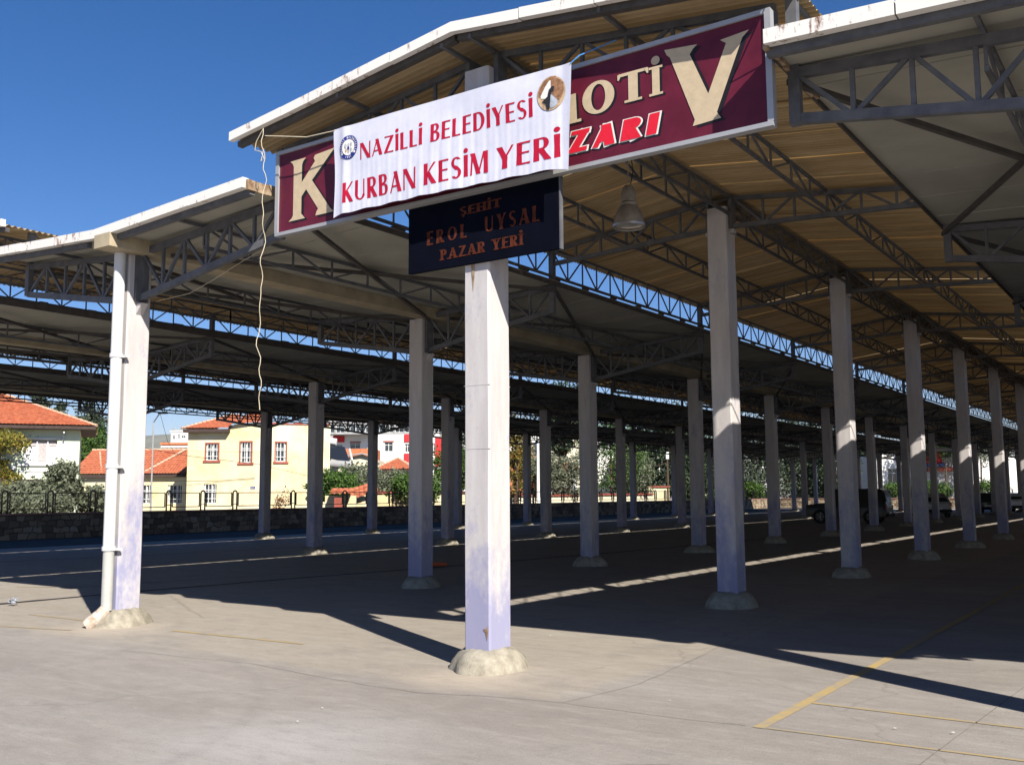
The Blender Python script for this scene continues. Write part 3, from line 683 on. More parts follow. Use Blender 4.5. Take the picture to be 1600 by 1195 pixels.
def ribbon(b, pts, fn, grow=0.0, k0=0):
    P = [Vector((x, y)) for x, y, _ in pts]; Wd = [w + grow * 2 for _, _, w in pts]
    if grow and (P[0] - P[-1]).length > .02:
        P[0] = P[0] + (P[0] - P[1]).normalized() * grow; P[-1] = P[-1] + (P[-1] - P[-2]).normalized() * grow
    closed = (P[0] - P[-1]).length < 1e-4 and len(P) > 4
    vs = []; n = len(P)
    horiz_end = []
    for i in range(n):
        if closed: d = P[(i + 1) % (n - 1)] - P[(i - 1) % (n - 1)]
        else: d = P[min(i + 1, n - 1)] - P[max(i - 1, 0)]
        d.normalize(); nn = Vector((-d.y, d.x)); w = Wd[i] / 2
        a, c = P[i] + nn * w, P[i] - nn * w
        if i in (0, n - 1) and not closed and abs(d.y) > .5 and not grow:   # keep stroke ends level
            for q in (a, c):
                q.x += (P[i].y - q.y) * d.x / d.y; q.y = P[i].y
        vs += [fn(a.x, a.y, k0), fn(c.x, c.y, k0)]
    b.add(vs, [(2 * i, 2 * i + 1, 2 * i + 3, 2 * i + 2) for i in range(n - 1)])
def subdivide(pts, m=.12):
    out = []
    for a, c in zip(pts, pts[1:]):
        L = math.hypot(c[0] - a[0], c[1] - a[1]); k = max(1, int(L / m))
        for i in range(k): out.append(tuple(a[j] + (c[j] - a[j]) * i / k for j in range(3)))
    out.append(pts[-1]); return out
def write(text, parent, x0, x1, z0, cap, plane, mat, T=.17, t=.085, gap=.12, space=.3, shear=0, slope=0, serif=0, grow=0, flare=0, depth=0, name='letter', heights=None):  # noqa
    glyphs = [glyph(c, T, t, serif, flare) for c in text]; tot = sum(w for _, w in glyphs) + gap * (len(text) - 1); sc = (x1 - x0) / tot
    x = 0
    for gi, (st, w) in enumerate(glyphs):
        if st:
            b = MB(); hh = cap * (heights[gi] if heights else 1)
            for si, s in enumerate(st):
                def fn(u, v, k, x=x, hh=hh):
                    X = x0 + (x + u) * sc + shear * v * hh; Z = z0 + v * hh + slope * (X - x0); return (X, plane(X, Z) - .0005 * k - depth, Z)
                ribbon(b, subdivide(s), fn, grow, si)
            b.build(name, mat, parent)
        x += w + gap

# big maroon sign
sg = thing('market_sign', (-5.4, 7.27, 4.45), 'long maroon sign board with cream and red letters hung under the gable', 'sign')
b = MB(); b.box(-8.22, 7.290, 4.49, -2.60, 7.345, 5.38); b.build('sign_face', 'maroon', sg)
for bx in ((-8.265, 7.270, 4.452, -2.555, 7.350, 4.49), (-8.27, 7.270, 5.38, -2.55, 7.350, 5.42), (-8.27, 7.270, 4.49, -8.22, 7.350, 5.38), (-2.60, 7.270, 4.49, -2.55, 7.350, 5.38)):
    MB().box(*bx).build('frame_strip', 'silver', sg)
pf = lambda x, z: 7.288
def poly_letter(pts_list, name='letter'):
    for dx, dz, dep, mt, nm in ((.035, -.022, .0, 'letter_black', 'letter_shadow'), (0, 0, .003, 'letter_cream', name)):
        b = MB()
        for k, pts in enumerate(pts_list):
            n0 = len(b.v); b.v += [(x + dx, 7.288 - dep - .0004 * k, z + dz) for x, z in pts]; b.f.append(tuple(range(n0, n0 + len(pts))))
        b.build(nm, mt, sg)
def tri(pts_list): return pts_list
# K
poly_letter([[(-8.06, 4.59), (-7.80, 4.59), (-7.83, 4.62), (-7.86, 4.65), (-7.86, 5.20), (-7.84, 5.24), (-7.80, 5.27), (-8.05, 5.27), (-8.01, 5.24), (-7.99, 5.20), (-7.99, 4.65), (-8.01, 4.62)],
             [(-7.86, 4.84), (-7.86, 5.0), (-7.66, 5.20), (-7.68, 5.24), (-7.66, 5.27), (-7.36, 5.29), (-7.42, 5.24), (-7.73, 4.97)],
             [(-7.82, 4.95), (-7.72, 5.02), (-7.42, 4.64), (-7.36, 4.59), (-7.64, 4.59), (-7.62, 4.64), (-7.60, 4.66)]])
# V
poly_letter([[(-3.48, 5.32), (-3.46, 5.27), (-3.43, 5.24), (-3.22, 4.65), (-3.24, 4.60), (-2.99, 4.615), (-3.02, 4.66), (-3.25, 5.22), (-3.22, 5.26), (-3.18, 5.29)],
             [(-3.14, 4.74), (-3.03, 4.66), (-2.79, 5.24), (-2.73, 5.29), (-2.98, 5.27), (-2.93, 5.23)]])
for dep, mt, dx, dz, nm in ((0, 'letter_black', .022, -.014, 'letter_shadow'), (.0035, 'letter_cream', 0, 0, 'letter')):
    pl = lambda x, z, dx=dx, dep=dep: 7.288 - dep
    write('M', sg, -4.72 + dx, -4.345 + dx, 4.885 + dz, .27, pl, mt, T=.24, t=.12, serif=1, name=nm)
    write('O', sg, -4.29 + dx, -3.965 + dx, 4.915 + dz, .30, pl, mt, T=.22, t=.10, name=nm)
    write('T', sg, -3.925 + dx, -3.64 + dx, 4.945 + dz, .27, pl, mt, T=.20, t=.10, serif=1, name=nm)
    write('İ', sg, -3.60 + dx, -3.53 + dx, 4.945 + dz, .255, pl, mt, T=.26, t=.10, serif=1, name=nm)
for dep, gr, mt, dx, dz, nm in ((0, .05, 'letter_black', .018, -.015, 'letter_shadow'), (.003, .045, 'white_print', 0, 0, 'letter_outline'), (.008, 0, 'letter_red', 0, 0, 'letter')):
    write('ZARI', sg, -4.45 + dx, -3.57 + dx, 4.61 + dz, .185, lambda x, z, dep=dep: 7.288 - dep, mt, T=.30, t=.19, gap=.17, shear=.22, grow=gr, name=nm, heights=[1.06, 1.03, 1, .98])
# dark sign
ds = thing('name_sign', (-5.48, 7.38, 3.79), 'dark navy sign board with faded orange letters on the front column', 'sign')
b = MB(); b.box(-6.375, 7.355, 3.79, -4.59, 7.398, 4.47); b.build('sign_face', 'navy', ds)
MB().box(-4.588, 7.352, 3.785, -4.575, 7.399, 4.47).build('edge_strip', 'steel', ds)
pd = lambda x, z: 7.352
write('ŞEHİT', ds, -5.72, -5.23, 4.275, .085, pd, 'letter_rust', T=.22, t=.13, serif=1, slope=.02)
write('EROL', ds, -6.13, -5.64, 4.045, .135, pd, 'letter_rust', T=.20, t=.09, gap=.32, flare=.5, slope=.02)
write('UYSAL', ds, -5.42, -4.80, 4.065, .15, pd, 'letter_rust', T=.20, t=.09, gap=.26, flare=.5, slope=.02)
write('PAZAR YERİ', ds, -5.96, -4.99, 3.87, .105, pd, 'letter_rust', T=.22, t=.12, gap=.14, space=.3, serif=1, slope=.012)
# banner
bn = thing('banner', (-5.75, 7.12, 4.45), 'white cloth banner with crimson lettering tied across the maroon sign', 'banner')
BXL, BXR = -7.205, -4.30
def bz(u, v):
    top = 5.40 - .027 * u + .008 * math.sin(math.pi * u); bot = 4.482 - .045 * u + .012 * math.sin(math.pi * u) + .005 * math.sin(u * 50) - .03 * math.exp(-u * 28) - .03 * math.exp(-(1 - u) * 60)
    return bot + (top - bot) * v
def fold(X, Z):
    u = (X - BXL) / (BXR - BXL); v = max(0, min(1, (Z - 4.45) / .93)); k = (1 - v) ** .8
    f = .0015 * k * math.sin(X * 43 + .6 * math.sin(X * 7)) * (1 + .5 * math.sin(X * 3)) + .0008 * k * math.sin(X * 91 + 1) + .014 * noise.noise(Vector((X * 1.6, Z * 2.2, 0)))
    f += .008 * math.exp(-((u - .965) / .02) ** 2) - .012 * math.exp(-((u - .05) / .02) ** 2)
    return 7.125 + f
b = MB(); nu, nv = 260, 26; vs = []
for j in range(nv + 1):
    for i in range(nu + 1):
        u, v = i / nu, j / nv; z = bz(u, v); x = BXL + (BXR - BXL) * u + .012 * math.sin(v * 5) * (1 - u) - .05 * (1 - v) * u
        vs.append((x, fold(x, z), z))
b.add(vs, [(j * (nu + 1) + i, j * (nu + 1) + i + 1, (j + 1) * (nu + 1) + i + 1, (j + 1) * (nu + 1) + i) for j in range(nv) for i in range(nu)])
b.sm = True; b.build('banner_cloth', 'cloth', bn)
pb = lambda x, z: fold(x, z) - .0025
write('NAZİLLİ', bn, -6.83, -6.01, 5.0, .172, pb, 'crimson', T=.19, t=.075, gap=.13, flare=.12, slope=-.015)
write('BELEDİYESİ', bn, -5.90, -4.715, 4.985, .178, pb, 'crimson', T=.19, t=.075, gap=.13, flare=.12, slope=-.012)
write('KURBAN', bn, -7.065, -6.09, 4.585, .212, pb, 'crimson', T=.19, t=.075, gap=.13, flare=.12, slope=-.018)
write('KESİM', bn, -5.98, -5.22, 4.57, .212, pb, 'crimson', T=.19, t=.075, gap=.13, flare=.12, slope=-.018)
write('YERİ', bn, -5.12, -4.43, 4.552, .212, pb, 'crimson', T=.19, t=.075, gap=.13, flare=.12, slope=-.018)
def disc(parent, name, cx, cz, rx, rz, mat, dep, pts=None, r0=0, rot=0):
    b = MB(); n = 36
    if pts is None: pts = [(math.cos(2 * math.pi * k / n), math.sin(2 * math.pi * k / n)) for k in range(n)]
    q = [(cx + rx * (x * math.cos(rot) - z * math.sin(rot)), cz + rz * (x * math.sin(rot) + z * math.cos(rot))) for x, z in pts]
    vs = [(x, fold(x, z) - dep, z) for x, z in q]; m = len(vs)
    if r0:
        vs += [(cx + (x - cx) * r0, fold(cx + (x - cx) * r0, cz + (z - cz) * r0) - dep, cz + (z - cz) * r0) for x, z in q]
        b.add(vs, [(k, (k + 1) % m, m + (k + 1) % m, m + k) for k in range(m)])
    else:
        vs.append((cx, fold(cx, cz) - dep, cz)); b.add(vs, [(k, (k + 1) % m, m) for k in range(m)])
    return b.build(name, mat, parent)
eb = disc(bn, 'emblem', -6.995, 5.165, .126, .126, 'badge_blue', .005)
disc(eb, 'emblem_ring', -6.995, 5.165, .083, .083, 'white_print', .006)
for (dx, dz, r, mt) in ((-.035, .02, .017, 'print_grey'), (.035, .025, .017, 'print_grey'), (-.03, -.03, .015, 'print_tan'), (.035, -.028, .015, 'print_grey'), (0, -.01, .017, 'badge_blue'), (0, .03, .012, 'print_grey'), (0, -.045, .014, 'print_grey')):
    disc(eb, 'emblem_motif', -6.995 + dx, 5.165 + dz, r * .8, r * 1.3, mt, .009)
for dx, dz in ((-.085, -.06), (.085, -.06)): disc(eb, 'emblem_dot', -6.995 + dx, 5.165 + dz, .014, .014, 'white_print', .009)
def ring_text(txt, a0, a1, r, h):
    for i, c in enumerate(txt):
        st, w = glyph(c, .22, .18)
        if not st: continue
        a = R_(a0 + (a1 - a0) * i / (len(txt) - 1)); b = MB()
        for si, s in enumerate(st):
            def fn(u, v, k):
                lx = (u - w / 2) * h * .8; rr = r + (v - .5) * h; X = -6.995 + rr * math.cos(a) + lx * math.sin(a); Z = 5.165 + rr * math.sin(a) - lx * math.cos(a)
                return (X, fold(X, Z) - .008 - .0003 * k, Z)
            ribbon(b, s, fn, 0, si)
        b.build('emblem_letter', 'white_print', eb)
ring_text('NAZİLLİ BELEDİYESİ', 200, -20, .104, .026)
ring_text('1881', 252, 288, -.104 + .208, .022)
rm = disc(bn, 'ram_picture', -4.515, 5.14, .146, .158, 'print_tan', .005)
for nm_, pts, mt, dp in (('picture_patch', [(-.9, .3), (-.5, .8), (0, .98), (.4, .9), (.1, .7), (-.3, .5), (-.6, .1), (-.9, -.1)], 'print_brown', .0065),
        ('picture_patch', [(-.75, -.05), (-.4, .45), (-.1, .75), (.3, .7), (.35, .3), (.1, .1), (-.1, -.2), (-.4, -.25), (-.7, -.2)], 'white_print', .008),
        ('picture_patch', [(.0, .75), (.45, .8), (.85, .5), (.9, 0), (.7, -.4), (.5, -.55), (.55, 0), (.4, .3)], 'print_brown', .0085),
        ('picture_patch', [(-.25, -.15), (-.15, .2), (.1, .4), (.25, .35), (.2, .1), (0, -.1)], 'print_black', .0095),
        ('picture_patch', [(.25, -.1), (.45, .15), (.65, .1), (.7, -.15), (.5, -.3), (.3, -.3)], 'print_brown', .010),
        ('picture_patch', [(-.1, -.3), (.2, -.35), (.55, -.55), (.3, -.85), (0, -.9), (-.15, -.6)], 'print_grey', .0085),
        ('picture_patch', [(-.65, -.4), (-.3, -.25), (-.15, -.5), (-.1, -.95), (-.3, -.9), (-.4, -.55)], 'print_black', .0095)):
    disc(rm, nm_, -4.515, 5.14, .146, .158, mt, dp, pts)
def cord(name, pts, r, mat, label, wav=0, seed=0, cat='cord'):
    rnd = random.Random(seed); P = [Vector(p) for p in pts]; Q = []
    for i in range(len(P) - 1):
        m = max(2, int((P[i + 1] - P[i]).length / .06)); Q += [P[i].lerp(P[i + 1], k / m) for k in range(m)]
    Q.append(P[-1])
    if wav: Q = [q + Vector((noise.noise(Vector((q.z * 4.5, seed, 0))) * wav, noise.noise(Vector((q.z * 4.5, seed, 9))) * wav, 0)) for q in Q]
    b = MB(); b.tube(Q, r, 5); return tag(b.build(name, mat, org=P[0]), label, cat)
cord('hanging_cord', [(-8.17, 7.0, 5.60), (-8.16, 7.0, 5.44), (-8.13, 7.0, 4.2), (-8.17, 7.0, 3.5), (-8.14, 7.0, 2.5)], .0042, 'rope', 'long pale twisted cord hanging from the left eave corner', .07, 3)
cord('looped_cord', [(-8.17, 6.99, 5.58), (-8.27, 6.99, 5.46), (-8.29, 6.99, 5.37), (-8.19, 6.99, 5.33), (-8.14, 6.99, 5.24), (-8.19, 6.99, 5.22), (-8.16, 7.0, 5.36)], .0042, 'rope', 'short loop of pale cord beside the eave corner', .01, 8)
cord('tie_string', [(-8.2, 7.05, 5.53), (-7.6, 7.10, 5.40), (-7.2, 7.125, 5.39)], .006, 'rope', 'pale string tying the banner top left corner to the eave')
cord('tie_string', [(-4.31, 7.12, 5.36), (-4.24, 7.16, 5.43), (-4.0, 7.4, 5.60)], .006, 'rope_blue', 'blue string tying the banner top right corner to the truss')
cord('blue_cord', [(-2.52, 7.3, 5.62), (-2.50, 7.2, 5.45), (-2.38, 7.0, 5.35), (-2.2, 7.1, 5.3)], .006, 'rope_blue', 'blue cord dangling above the right end of the maroon sign', .03, 2)
cord('loose_cable', [(-11.05, 7.75, 4.12), (-10.5, 7.85, 4.18), (-9.9, 8.0, 4.45), (-9.5, 8.1, 4.62), (-9.1, 8.2, 4.62)], .0045, 'rope', 'pale loose cable strung from the downspout column under the cream roof', .02, 6, 'cable')
# lamp
lx, ly = -5.15, 9.75
lp = thing('pendant_lamp', (lx, ly, 4.6), 'bell-shaped industrial pendant lamp hanging on a chain', 'lamp')
z = 4.62
MB().lathe([(.173, 0), (.178, .03), (.165, .10), (.125, .20), (.095, .235)], (lx, ly, z)).build('reflector', 'lampshade', lp)
MB().lathe([(.183, -.015), (.185, .012), (.170, .03), (.12, .02), (0, .03)], (lx, ly, z)).build('rim', 'lampmetal', lp)
MB().lathe([(.098, .23), (.100, .26), (.082, .28), (.088, .36), (.068, .44), (.045, .47), (0, .475)], (lx, ly, z)).build('housing', 'lampshade', lp)
b = MB(); zz = z + .47; i = 0
while zz < 5.86:
    a = (i % 2) * math.pi / 2; b.tube([(lx + .014 * math.cos(a) * c, ly + .014 * math.sin(a) * c, zz + dz) for c, dz in ((0, 0), (1, .012), (1, .04), (0, .052), (-1, .04), (-1, .012), (0, 0))], .004, 4); zz += .045; i += 1
b.build('chain', 'lampshade', lp)
cord('lamp_cable', [(lx + .03, ly, 5.1), (lx + .06, ly, 5.25), (lx + .04, ly, 5.5), (lx + .1, ly, 5.8)], .006, 'wire', 'thin cable beside the pendant lamp chain', .03, 5, 'cable')

# ------------------------------------------------------------------ stone wall and railing
WX = -36.0
wl = thing('stone_wall', (WX, 18, 0), 'low rubble stone wall with a flat coping running behind the canopies', 'wall')
MB().box(WX - .32, 5, -.2, WX - .02, 100.3, .92).build('wall_core', 'mortar', wl)
b = MB()
for i in range(24):
    ya = 5 + i * 3.95; b.box(WX - .36, ya + .01, .921, WX + .05, ya + 3.94, .985)
b.build('coping', 'coping', wl)
rnd = random.Random(5); SW, SH = .36, .235; cols = int(94.5 / SW); rows_ = 4
def vtx(i, j, k):   # shared jittered corners
    r = random.Random(i * 7919 + j * 104729 + k * 31); ex = 0 if j in (0, rows_) else 1
    return (5 + (i + (.5 if j % 2 else 0)) * SW + (k * SW * .5) + r.uniform(-.09, .09), j * SH + r.uniform(-.055, .055) * ex + (.02 if j == 0 else 0))
stones = []
for j in range(rows_):
    off = .5 if j % 2 else 0
    for i in range(cols):
        y0 = 5 + (i + off) * SW
        def c(ii, jj, half):
            r = random.Random(int(round((ii + half * .5 + (off)) * 2)) * 7919 + jj * 104729)
            e = 1 if 0 < jj < rows_ else 0
            return (5 + (ii + off + half * .5) * SW + r.uniform(-.07, .07), jj * SH + (r.uniform(-.06, .06) * e) + (.0 if e else (.01 if jj == 0 else -.03)))
        poly = [c(i, j, 0), c(i, j, 1), c(i + 1, j, 0), c(i + 1, j + 1, 0), c(i, j + 1, 1), c(i, j + 1, 0)]
        stones.append((y0, j, poly))
stones.sort(key=lambda s: abs(s[0] - 26) if s[0] > 17 else 100 + (17 - s[0]))
rest = MB()
for idx, (y0, j, poly) in enumerate(stones):
    cy = sum(p[0] for p in poly) / 6; cz = sum(p[1] for p in poly) / 6; pr = random.Random(idx); pro = pr.uniform(.015, .05)
    b = MB() if idx < 290 else rest; k = 6; sh = 1 - .022 / .18
    o = [(WX - .02, cy + (y - cy) * .93, cz + (z - cz) * .92) for y, z in poly]; i2 = [(WX - .02 + pro, cy + (y - cy) * .80, cz + (z - cz) * .78) for y, z in poly]
    o = [(x, y, max(.0, min(.915, z))) for x, y, z in o]; i2 = [(x, y, max(.01, min(.91, z))) for x, y, z in i2]
    b.add(o + i2, [(q, (q + 1) % 6, 6 + (q + 1) % 6, 6 + q) for q in range(6)] + [(6, 7, 8, 9, 10, 11)])
    if idx < 290: b.build('stone', 'stone', wl)
rest.build('stone_field', 'stone', wl, kind='stuff')
# end wall: turns along the far end of the hall, in full sun
wl2 = thing('stone_wall', (-12, 100.2, 0), 'sunlit tan rubble wall with reddish coping across the far end of the hall', 'wall')
MB().box(-35.9, 100.02, -.2, 24, 100.3, .92).build('wall_core', 'mortar', wl2)
b = MB()
for i in range(15): b.box(-35.9 + i * 4, 99.95, .921, -35.9 + i * 4 + 3.98, 100.36, .985)
b.build('coping', 'coping', wl2)
rest = MB(); nst = 0
for (y0, j, poly) in sorted(stones, key=lambda q: q[0]):
    if y0 > 65: continue
    off = -35.9 - 5; cy = sum(p[0] for p in poly) / 6; cz = sum(p[1] for p in poly) / 6; pro = random.Random(nst).uniform(.015, .05)
    o = [(cy + (y - cy) * .93 + off, 100.02, max(0, min(.915, cz + (z - cz) * .92))) for y, z in poly]; i2 = [(cy + (y - cy) * .80 + off, 100.02 - pro, max(.01, min(.91, cz + (z - cz) * .78))) for y, z in poly]
    b = MB() if nst < 120 else rest
    b.add(o + i2, [(q, (q + 1) % 6, 6 + (q + 1) % 6, 6 + q) for q in range(6)] + [(6, 7, 8, 9, 10, 11)])
    if nst < 120: b.build('stone', 'stone', wl2)
    nst += 1
rest.build('stone_field', 'stone', wl2, kind='stuff')

rl = thing('railing', (WX, 18, .985), 'black steel railing of looped posts and mesh panels on the stone wall', 'railing')
PS = 1.76
def loop_pts(y, w, z0, z1):
    r = w / 2; P = [(WX - .15, y - r, z0), (WX - .15, y - r, z1 - r)]
    P += [(WX - .15, y - r * math.cos(a), z1 - r + r * math.sin(a)) for a in (.5, 1.0, 1.57, 2.14, 2.64)]
    P += [(WX - .15, y + r, z1 - r), (WX - .15, y + r, z0)]; return P
y0 = 19.25 - PS * 7
b = MB(); b.tube(loop_pts(y0, .22, .985, 1.82), .036, 6); b.bar((WX - .15, y0 - .11, 1.22), (WX - .15, y0 + .11, 1.22), .03); post = b.build('railing_post', 'black_metal', rl)
b = MB(); ya, yb = y0 + .19, y0 + PS - .19
for p, q in (((ya, 1.73), (yb, 1.73)), ((ya, 1.13), (yb, 1.13)), ((ya, 1.13), (ya, 1.73)), ((yb, 1.13), (yb, 1.73))): b.bar((WX - .15, *p), (WX - .15, *q), .036)
for zz in (1.2, 1.66):
    b.bar((WX - .15, ya - .08, zz), (WX - .15, ya, zz), .02); b.bar((WX - .15, yb, zz), (WX - .15, yb + .08, zz), .02)
panel = b.build('railing_panel', 'black_metal', rl)
b = MB(); s_ = .09
for i in range(-7, 17):
    for sg_ in (1, -1):
        p = ya + i * s_ if sg_ == 1 else ya + i * s_
        a0, a1 = p, p + .6
        if sg_ == 1: A, B = Vector((p, 1.13)), Vector((p + .6, 1.73))
        else: A, B = Vector((p, 1.73)), Vector((p + .6, 1.13))
        d = B - A; t0 = max(0, (ya - A.x) / d.x); t1 = min(1, (yb - A.x) / d.x)
        if t1 <= t0: continue
        A, B = A + d * t0, A + d * t1; x = WX - .15 + .003 * sg_
        b.add([(x, A.x, A.y), (x, B.x, B.y), (x, B.x, B.y + .004), (x, A.x, A.y + .004)], [(0, 1, 2, 3)])
mesh = b.build('wire_mesh', 'black_metal', panel)
for i in range(1, 53):
    dup(post, rl, 0, i * PS); c = dup(panel, rl, 0, i * PS)
    if i < 40: m2 = mesh.copy(); COL.objects.link(m2); m2.parent = c

rl2 = thing('railing', (-20, 100.2, .985), 'black steel railing on the sunlit wall at the far end', 'railing')
for i in range(18):
    for src in (post, panel):
        c = src.copy(); COL.objects.link(c); c.parent = rl2; c.rotation_euler = (0, 0, -math.pi / 2)
        # local mesh is about (x=-.15, y=y0-18 ..); rotate so the run follows +X
        c.location = (-15.5 + i * PS - (y0 - 18), 0, 0)
# ------------------------------------------------------------------ vegetation
def wall_depth(px):
    a = (px - 800) / FPX; t1 = 36.4 / max(.05, .5677 - .8204 * a); t2 = 100.6 / (.8156 + .5718 * a); return min(t1, t2) if px < 1195 else t2
def dd(px, d, m=1.5): return max(d, wall_depth(px) + m)
def leaves(b, c, rad, n, size, seed, clump=.35, shape='ell', flat=False, ncl=None):
    rnd = random.Random(seed); c = Vector(c); ncl = ncl or max(5, n // 45); cl = []
    while len(cl) < ncl:
        p = Vector((rnd.uniform(-1, 1), rnd.uniform(-1, 1), rnd.uniform(-1, 1)))
        if shape == 'ell':
            if p.length > 1: continue
            if p.length < .45 and rnd.random() < .6: continue
        elif shape == 'cone':
            t = (p.z + 1) / 2; r = (1 - t) ** .75 * (1 if t > .06 else .6); 
            if math.hypot(p.x, p.y) > r: continue
            if math.hypot(p.x, p.y) < r * .45 and rnd.random() < .6: continue
        elif shape == 'col':
            t = (p.z + 1) / 2; r = min(1, (1 - t) * 2.6) * min(1, .55 + t * 2)
            if math.hypot(p.x, p.y) > r: continue
        cl.append(p)
    sc = (rad[0] + rad[1] + rad[2]) / 3
    vs = []; fs = []
    for i in range(n):
        q = cl[rnd.randrange(ncl)]; sp = clump * (.6 + .8 * ((hash((round(q.x, 3), 1)) % 100) / 100))
        g = Vector((rnd.gauss(0, 1), rnd.gauss(0, 1), rnd.gauss(0, .8))) * sp * sc * .5
        p = c + Vector((q.x * rad[0], q.y * rad[1], q.z * rad[2])) + g
        if p.z < .05: continue
        a = Vector((rnd.uniform(-1, 1), rnd.uniform(-1, 1), rnd.uniform(-1, 1))).normalized(); d = a.orthogonal().normalized()
        d.rotate(Matrix.Rotation(rnd.uniform(0, 6.28), 3, a)); e = a.cross(d); s1 = size * rnd.uniform(.6, 1.4); s2 = s1 * rnd.uniform(.4, .7)
        k = len(vs); vs += [p - d * s1, p + e * s2, p + d * s1, p - e * s2]; fs.append((k, k + 1, k + 2, k + 3))
    b.add(vs, fs)
def tree(name, loc, h, rad, cz, mat, label, n=5000, size=.09, shape='ell', clump=.3, cat='tree', group=None, trunk=.12, seed=0, extra=None):
    loc = Vector(loc); T = thing(name, loc, label, cat, group); b = MB(); rnd = random.Random(seed)
    top = cz + rad[2] * .5
    b.tube([loc, loc + Vector((.1 * trunk, 0, top * .4)), loc + Vector((rnd.uniform(-.3, .3) * trunk * 3, 0, top * .75)), loc + Vector((0, .1, top))], [trunk, trunk * .8, trunk * .5, trunk * .15], 7)
    for i in range(6):
        a = rnd.uniform(0, 6.28); z0 = top * rnd.uniform(.35, .75); ex = Vector((math.cos(a) * rad[0] * .7, math.sin(a) * rad[1] * .7, rad[2] * .35))
        b.tube([loc + Vector((0, 0, z0)), loc + Vector((0, 0, z0)) + ex * .5 + Vector((0, 0, .1)), loc + Vector((0, 0, z0)) + ex], [trunk * .4, trunk * .25, trunk * .08], 5)
    b.build('trunk', 'bark', T)
    b = MB(); leaves(b, loc + Vector((0, 0, cz)), rad, n, size, seed + 1, clump, shape)
    if extra: leaves(b, loc + Vector(extra[0]), extra[1], n // 3, size, seed + 9, clump, 'ell')
    b.build('crown', mat, T); return T
# olives / shrubs directly behind the wall on the left
tree('olive_tree', gat(35, 44), 2.6, (1.3, 1.3, .75), 1.55, 'leaf_olive', 'grey-green olive bush below the vine at the far left', 6000, .07, seed=1, clump=.28)
tree('olive_tree', gat(98, 46), 3.4, (.75, .8, 1.2), 2.15, 'leaf_olive', 'tall olive tree in front of the pale house corner', 8000, .07, seed=2, clump=.26)
tree('olive_tree', gat(70, 42), 2.2, (1.3, 1.1, .55), 1.15, 'leaf_olive', 'low olive shrub behind the railing, between two taller olive bushes', 4500, .065, seed=3, clump=.3)
tree('olive_tree', gat(150, 47), 2.4, (.95, .9, .7), 1.4, 'leaf_olive', 'olive bush just left of the downspout column', 5000, .07, seed=4, clump=.28)
tree('shrub', gat(5, 41), 2.0, (.7, .7, .5), 1.1, 'leaf_olive', 'olive shrub cut off by the left edge of the picture', 3000, .065, cat='shrub', seed=5)
tree('green_tree', gat(148, 92), 7, (2.6, 2.6, 2.3), 5.6, 'leaf_green', 'round bright green tree right of the pale house', 7000, .14, seed=6, clump=.3)
tree('yellowing_tree', gat(168, 92), 6, (1.0, 1.0, 1.8), 4.5, 'leaf_yellow', 'slim tree with yellowing leaves beside the round green tree', 2500, .12, seed=7)
for i, (px, d, h, r, lab) in enumerate(((54, 120, 15.3, 1.7, 'thick cypress behind the peak of the pale house roof'), (73, 122, 12.5, .8, 'thin cypress, smallest of those behind the pale house roof'), (88, 121, 13.6, 1.3, 'cypress standing right of the thin one behind the red roof'), (137, 110, 13.2, 2.2, 'tall broad cypress above the round green tree'), (165, 130, 9.0, 1.0, 'short dark cypress against the hill'))):
    p = gat(px, d); tree('cypress', p, h * 1.12, (r, r, h * .47), h * .62, 'leaf_cypress', lab, 9000 if r > 1.2 else 5000, .17, 'col', .14, group='cypresses beyond the houses', trunk=.2, seed=20 + i)
# mid trees behind wall
spec = [(520, 57, (1.5, 1.5, .9), 2.1, 'leaf_green', 'bright green citrus tree right of the blank yellow wall', 6000),
        (560, 60, (1.6, 1.6, 1.15), 2.4, 'leaf_olive', 'grey olive tree in front of the cream gable', 6000),
        (612, 60, (1.7, 1.7, .85), 2.1, 'leaf_olive', 'olive tree below the small orange roof', 6000),
        (650, 58, (1.5, 1.5, .8), 2.0, 'leaf_green', 'green fruit tree just left of the wide grey column', 5000),
        (706, 62, (1.6, 1.6, 1.7), 3.1, 'leaf_green', 'dense green tree before the red wall', 5500),
        (733, 70, (1.2, 1.2, 2.6), 4.3, 'leaf_dark', 'dark tree right of the red wall', 4500),
        (804, 62, (1.1, 1.1, 2.6), 4.0, 'leaf_yellow', 'autumn tree just right of the front column', 4500),
        (826, 72, (1.4, 1.4, 1.5), 2.9, 'leaf_olive', 'olive shrub left of the white pole', 4000),
        (856, 70, (1.3, 1.3, 1.8), 3.0, 'leaf_olive', 'small olive tree right of the white pole', 4000),
        (890, 68, (1.7, 1.7, 1.7), 2.8, 'leaf_olive', 'olive tree under the small house with white eaves', 5000),
        (955, 76, (2.7, 2.7, 3.2), 4.5, 'leaf_green', 'big loose pine-like tree in the middle background', 8000),
        (990, 70, (1.7, 1.7, 2.2), 3.2, 'leaf_olive', 'grey-green tree before the white gable', 5000)]
for i, (px, d, rad, cz, mt, lab, n) in enumerate(spec):
    q = dd(px, d, rad[1] * .8 + .6) / d; d *= q; rad = tuple(v * q for v in rad); cz = 1.6 + (cz - 1.6) * q
    tree('garden_tree', gat(px, d), cz + rad[2], rad, cz, mt, lab, n, .085, seed=40 + i, clump=.28)
p = gat(882, 88)
T = tree('umbrella_cypress', p, 13, (2.6, 2.6, 2.2), 9.2, 'leaf_dark', 'old dark cypress spreading above a bare trunk in front of the cream house', 9000, .12, 'ell', .28, trunk=.34, seed=60, extra=((-.3, 0, 6.2), (1.1, 1.1, 1.2)))
